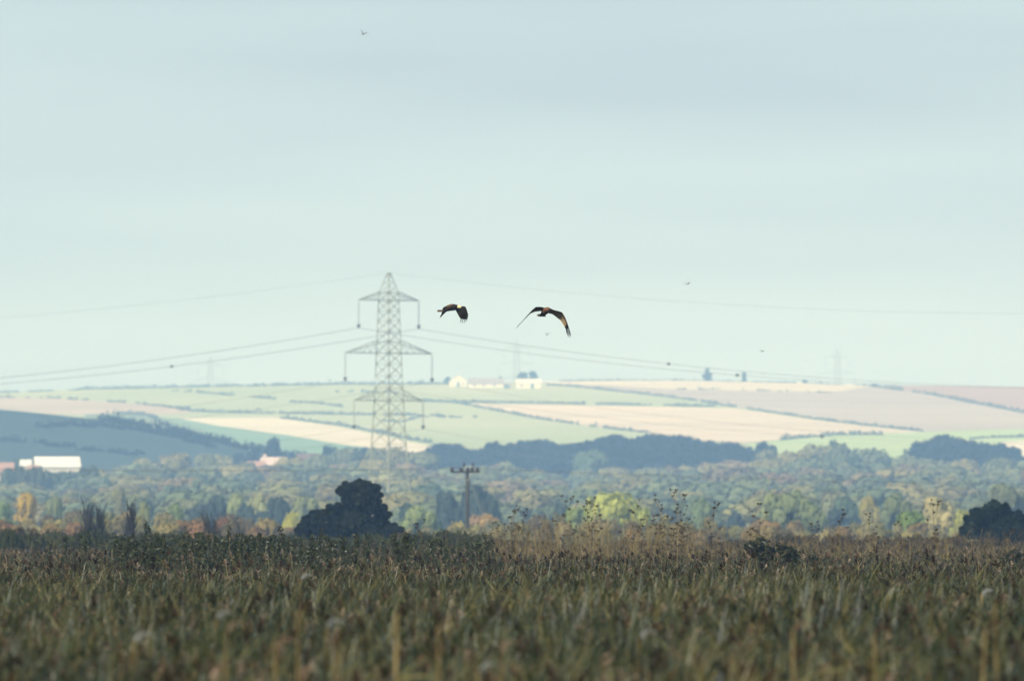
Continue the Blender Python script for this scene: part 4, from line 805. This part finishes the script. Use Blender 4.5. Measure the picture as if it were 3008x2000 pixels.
# dark green bushes at right
def leafy_bush(label, px, d, blobs, seed):
    o = empty('leafy_bush', ((px-CX)/FPX*d, d, 0), 0, label, 'bush', None); rs = np.random.RandomState(seed); q = []; st = MB(); b0 = (px-CX)/FPX*d
    for (x, y, r) in blobs:
        c = PX(x, y, d); cc = Vector((c.x-b0, rs.normal()*.15, c.z)); st.tube([(0, 0, .3), (cc.x*.5, 0, cc.z*.6), cc], [.02, .014, .006], 5); n = int(190*(r/14)**2)+90; r = r/FPX*d
        P = rs.normal(size=(n, 3))*r*.55*np.array([1.15, 1, .8])+np.array(cc); Nn = rs.normal(size=(n, 3))+np.array([0, -.2, .7]); Nn /= np.linalg.norm(Nn, axis=1)[:, None]; q.append(quads(P, Nn, .095*np.ones(n), .55))
    obj('foliage', qmesh('foliage', np.concatenate(q), M_herb), o); obj('stem', st.mesh('stem', M_bark), o)
leafy_bush('dark green leafy bush, the left and taller of two at right', 2240, 292, [(2215, 1612, 12), (2205, 1604, 9), (2225, 1600, 13), (2238, 1592, 11), (2245, 1610, 15), (2225, 1622, 13), (2255, 1622, 14), (2240, 1640, 17), (2262, 1645, 14), (2235, 1655, 16), (2255, 1665, 15), (2195, 1606, 6)], 1)
leafy_bush('dark green leafy bush, the right and rounder of two at right', 2318, 294, [(2290, 1612, 9), (2305, 1612, 11), (2320, 1620, 13), (2310, 1632, 14), (2330, 1636, 13), (2340, 1650, 13), (2325, 1655, 15), (2350, 1662, 9), (2300, 1645, 10)], 2)
leafy_bush('small dark green sprout right of the two leafy bushes', 2388, 292, [(2388, 1640, 9), (2392, 1652, 9), (2385, 1662, 10), (2398, 1668, 7)], 4)
leafy_bush('dark green clump in the reeds at the right edge', 2985, 310, [(2960, 1640, 14), (2985, 1635, 16), (3005, 1640, 14), (2970, 1660, 16), (2995, 1665, 16)], 6)
# bare twiggy shrubs at left
def bare_shrub(label, px, top, w, d, seed):
    rs = random.Random(seed); H = PX(px, top, d).z; wd = w/FPX*d; m = MB(); o = empty('bare_shrub', ((px-CX)/FPX*d, d, 0), 0, label, 'shrub')
    for k in range(34):
        a = rs.uniform(0, 6.28); h = H*rs.uniform(.5, 1)**.7; e = Vector((math.cos(a)*wd*.45*rs.random(), math.sin(a)*wd*.3, h)); m.tube([(e.x*.15, e.y*.15, 0), (e.x*.5, e.y*.4, h*.5), e], [.05, .032, .010], 3)
        for j in range(7): f = rs.uniform(.4, .95); b = Vector((e.x*f, e.y*f, h*f)); m.tube([b, b+Vector((rs.uniform(-.3, .3), rs.uniform(-.2, .2), rs.uniform(.3, .7)))], .013, 3, cap=False)
    obj('branches', m.mesh('branches', M_bark), o)
bare_shrub('bare upright twiggy shrub with two dark leaders at left', 258, 1462, 60, 640, 1); bare_shrub('narrow dark bare shrub right of the twiggy shrub at left', 384, 1466, 30, 640, 2); bare_shrub('small bare shrub between the two taller bare shrubs', 296, 1490, 34, 640, 3); bare_shrub('low bare shrub below the upright green bush', 620, 1500, 60, 640, 4)
# single pale reeds standing tall out of the foreground
def tall_reed(label, px, top, d, lean, seed, silver=False):
    rs = random.Random(seed); H = PX(px, top, d).z; o = empty('tall_reed', ((px-CX)/FPX*d, d, 0), 0, label, 'reed', 'tall pale reeds in the near foreground')
    t = Vector((lean, 0, H)); obj('stem', MB().tube([(0, 0, 0), (lean*.3, 0, H*.6), t], [.016, .013, .008], 6).mesh('stem', M_stalk), o)
    Q, M = [], []
    for k in range(60):
        f = k/60; c = t+Vector((.09*f*f+.02*f, 0, .13*f-.11*f*f)); a = rs.uniform(-1.2, 1.2); l = .055*(1.1-f)*rs.uniform(.6, 1.2); e = c+Vector((math.cos(a)*l*.7, math.sin(a)*l*.5, l*rs.uniform(-.5, .5))); w = Vector((0, 0, .003))
        Q.append((c-w, c+w, e+w*.4, e-w*.4)); M.append(0)
    obj('plume', qmesh('plume', np.array([[tuple(v) for v in q] for q in Q]), [M_wt if silver else M_rp], M), o); Q, M = [], []
    for k in range(4):
        Q, M = [], []; ribbon(Q, (lean*.6, 0, H*rs.uniform(.72, .93)), (math.cos(rs.choice((0, 3.1))+rs.uniform(-.5, .5)), rs.uniform(-.5, .5)), rs.uniform(.15, .28), .014, rs.uniform(.15, .3), rs.uniform(.0, .3), 5, 0, M, 1)
        obj('leaf', qmesh('leaf', np.array(Q), [M_rl], M), o)
for i, (px, t, d, ln, s, sv) in enumerate(((1155, 1800, 66, .02, 'thick pale reed stem left of centre, reaching highest above the bottom edge', 0), (1300, 1840, 65, -.02, 'pale reed stem right of the highest one', 0), (650, 1850, 67, .03, 'pale tan reed stem below the silvery curl at left', 0), (872, 1790, 68, .01, 'pale reed stem left of the tall centre-left pair', 0), (810, 1900, 65, 0, 'short bright reed stem at the bottom, left of centre', 0),
        (1460, 1905, 64, .02, 'short pale reed stem at the bottom centre', 0), (1012, 1880, 65, -.05, 'leaning pale reed stem at the bottom, between the left pairs', 0), (2600, 1860, 70, -.06, 'tan reed stem leaning left at the bottom, right of centre', 0), (2945, 1770, 68, -.04, 'tall tan reed stem near the right edge', 0), (2860, 1850, 66, .06, 'tan reed stem leaning right near the bottom right corner', 0), (2330, 1850, 68, .0, 'pale green reed stem at the bottom, right of centre', 0), (2980, 1880, 65, .07, 'reed stem leaning hard right in the bottom right corner', 0),
        (352, 1880, 70, .08, 'silvery reed plume at the lower left', 1), (590, 1815, 76, .09, 'silvery curled reed plume left of centre', 1), (925, 1840, 74, .07, 'silvery hanging reed plume left of the centre pair', 1), (850, 1700, 110, .1, 'small silvery plume in the middle distance left of centre', 1), (2570, 1742, 120, .12, 'silvery bent plume in the middle distance at right', 1), (2850, 1745, 110, .1, 'grey-white plume at middle right', 1), (1855, 1870, 76, .05, 'silvery upright plume at bottom, right of centre', 1), (1350, 1970, 66, .1, 'silvery drooping plume at the bottom centre', 1))):
    tall_reed(s, px, t, d, ln, 40+i, bool(sv))
obj('marsh_bed', MB().box((0, 500, .02), (200, 900, .06)).mesh('marsh_bed', M_marsh), None, kind='structure')

# ------------------------------------------------------------------ haze
hz = MB().box((0, 4000, 84), (5200, 13000, 180)).mesh('haze', bpy.data.materials.new('haze_air'))
m = hz.materials[0]; m.use_nodes = True; t = m.node_tree; t.nodes.clear(); o_ = N('ShaderNodeOutputMaterial', t); pv = N('ShaderNodeVolumePrincipled', t)
pv.inputs['Color'].default_value = (.36, .60, 1.0, 1); pv.inputs['Absorption Color'].default_value = (1, 1, 1, 1); pv.inputs['Density'].default_value = 1.65e-4; pv.inputs['Anisotropy'].default_value = .0
t.links.new(pv.outputs[0], o_.inputs['Volume'])
obj('haze', hz, None, kind='stuff', label='thin blue haze lying over the whole marsh and hill')
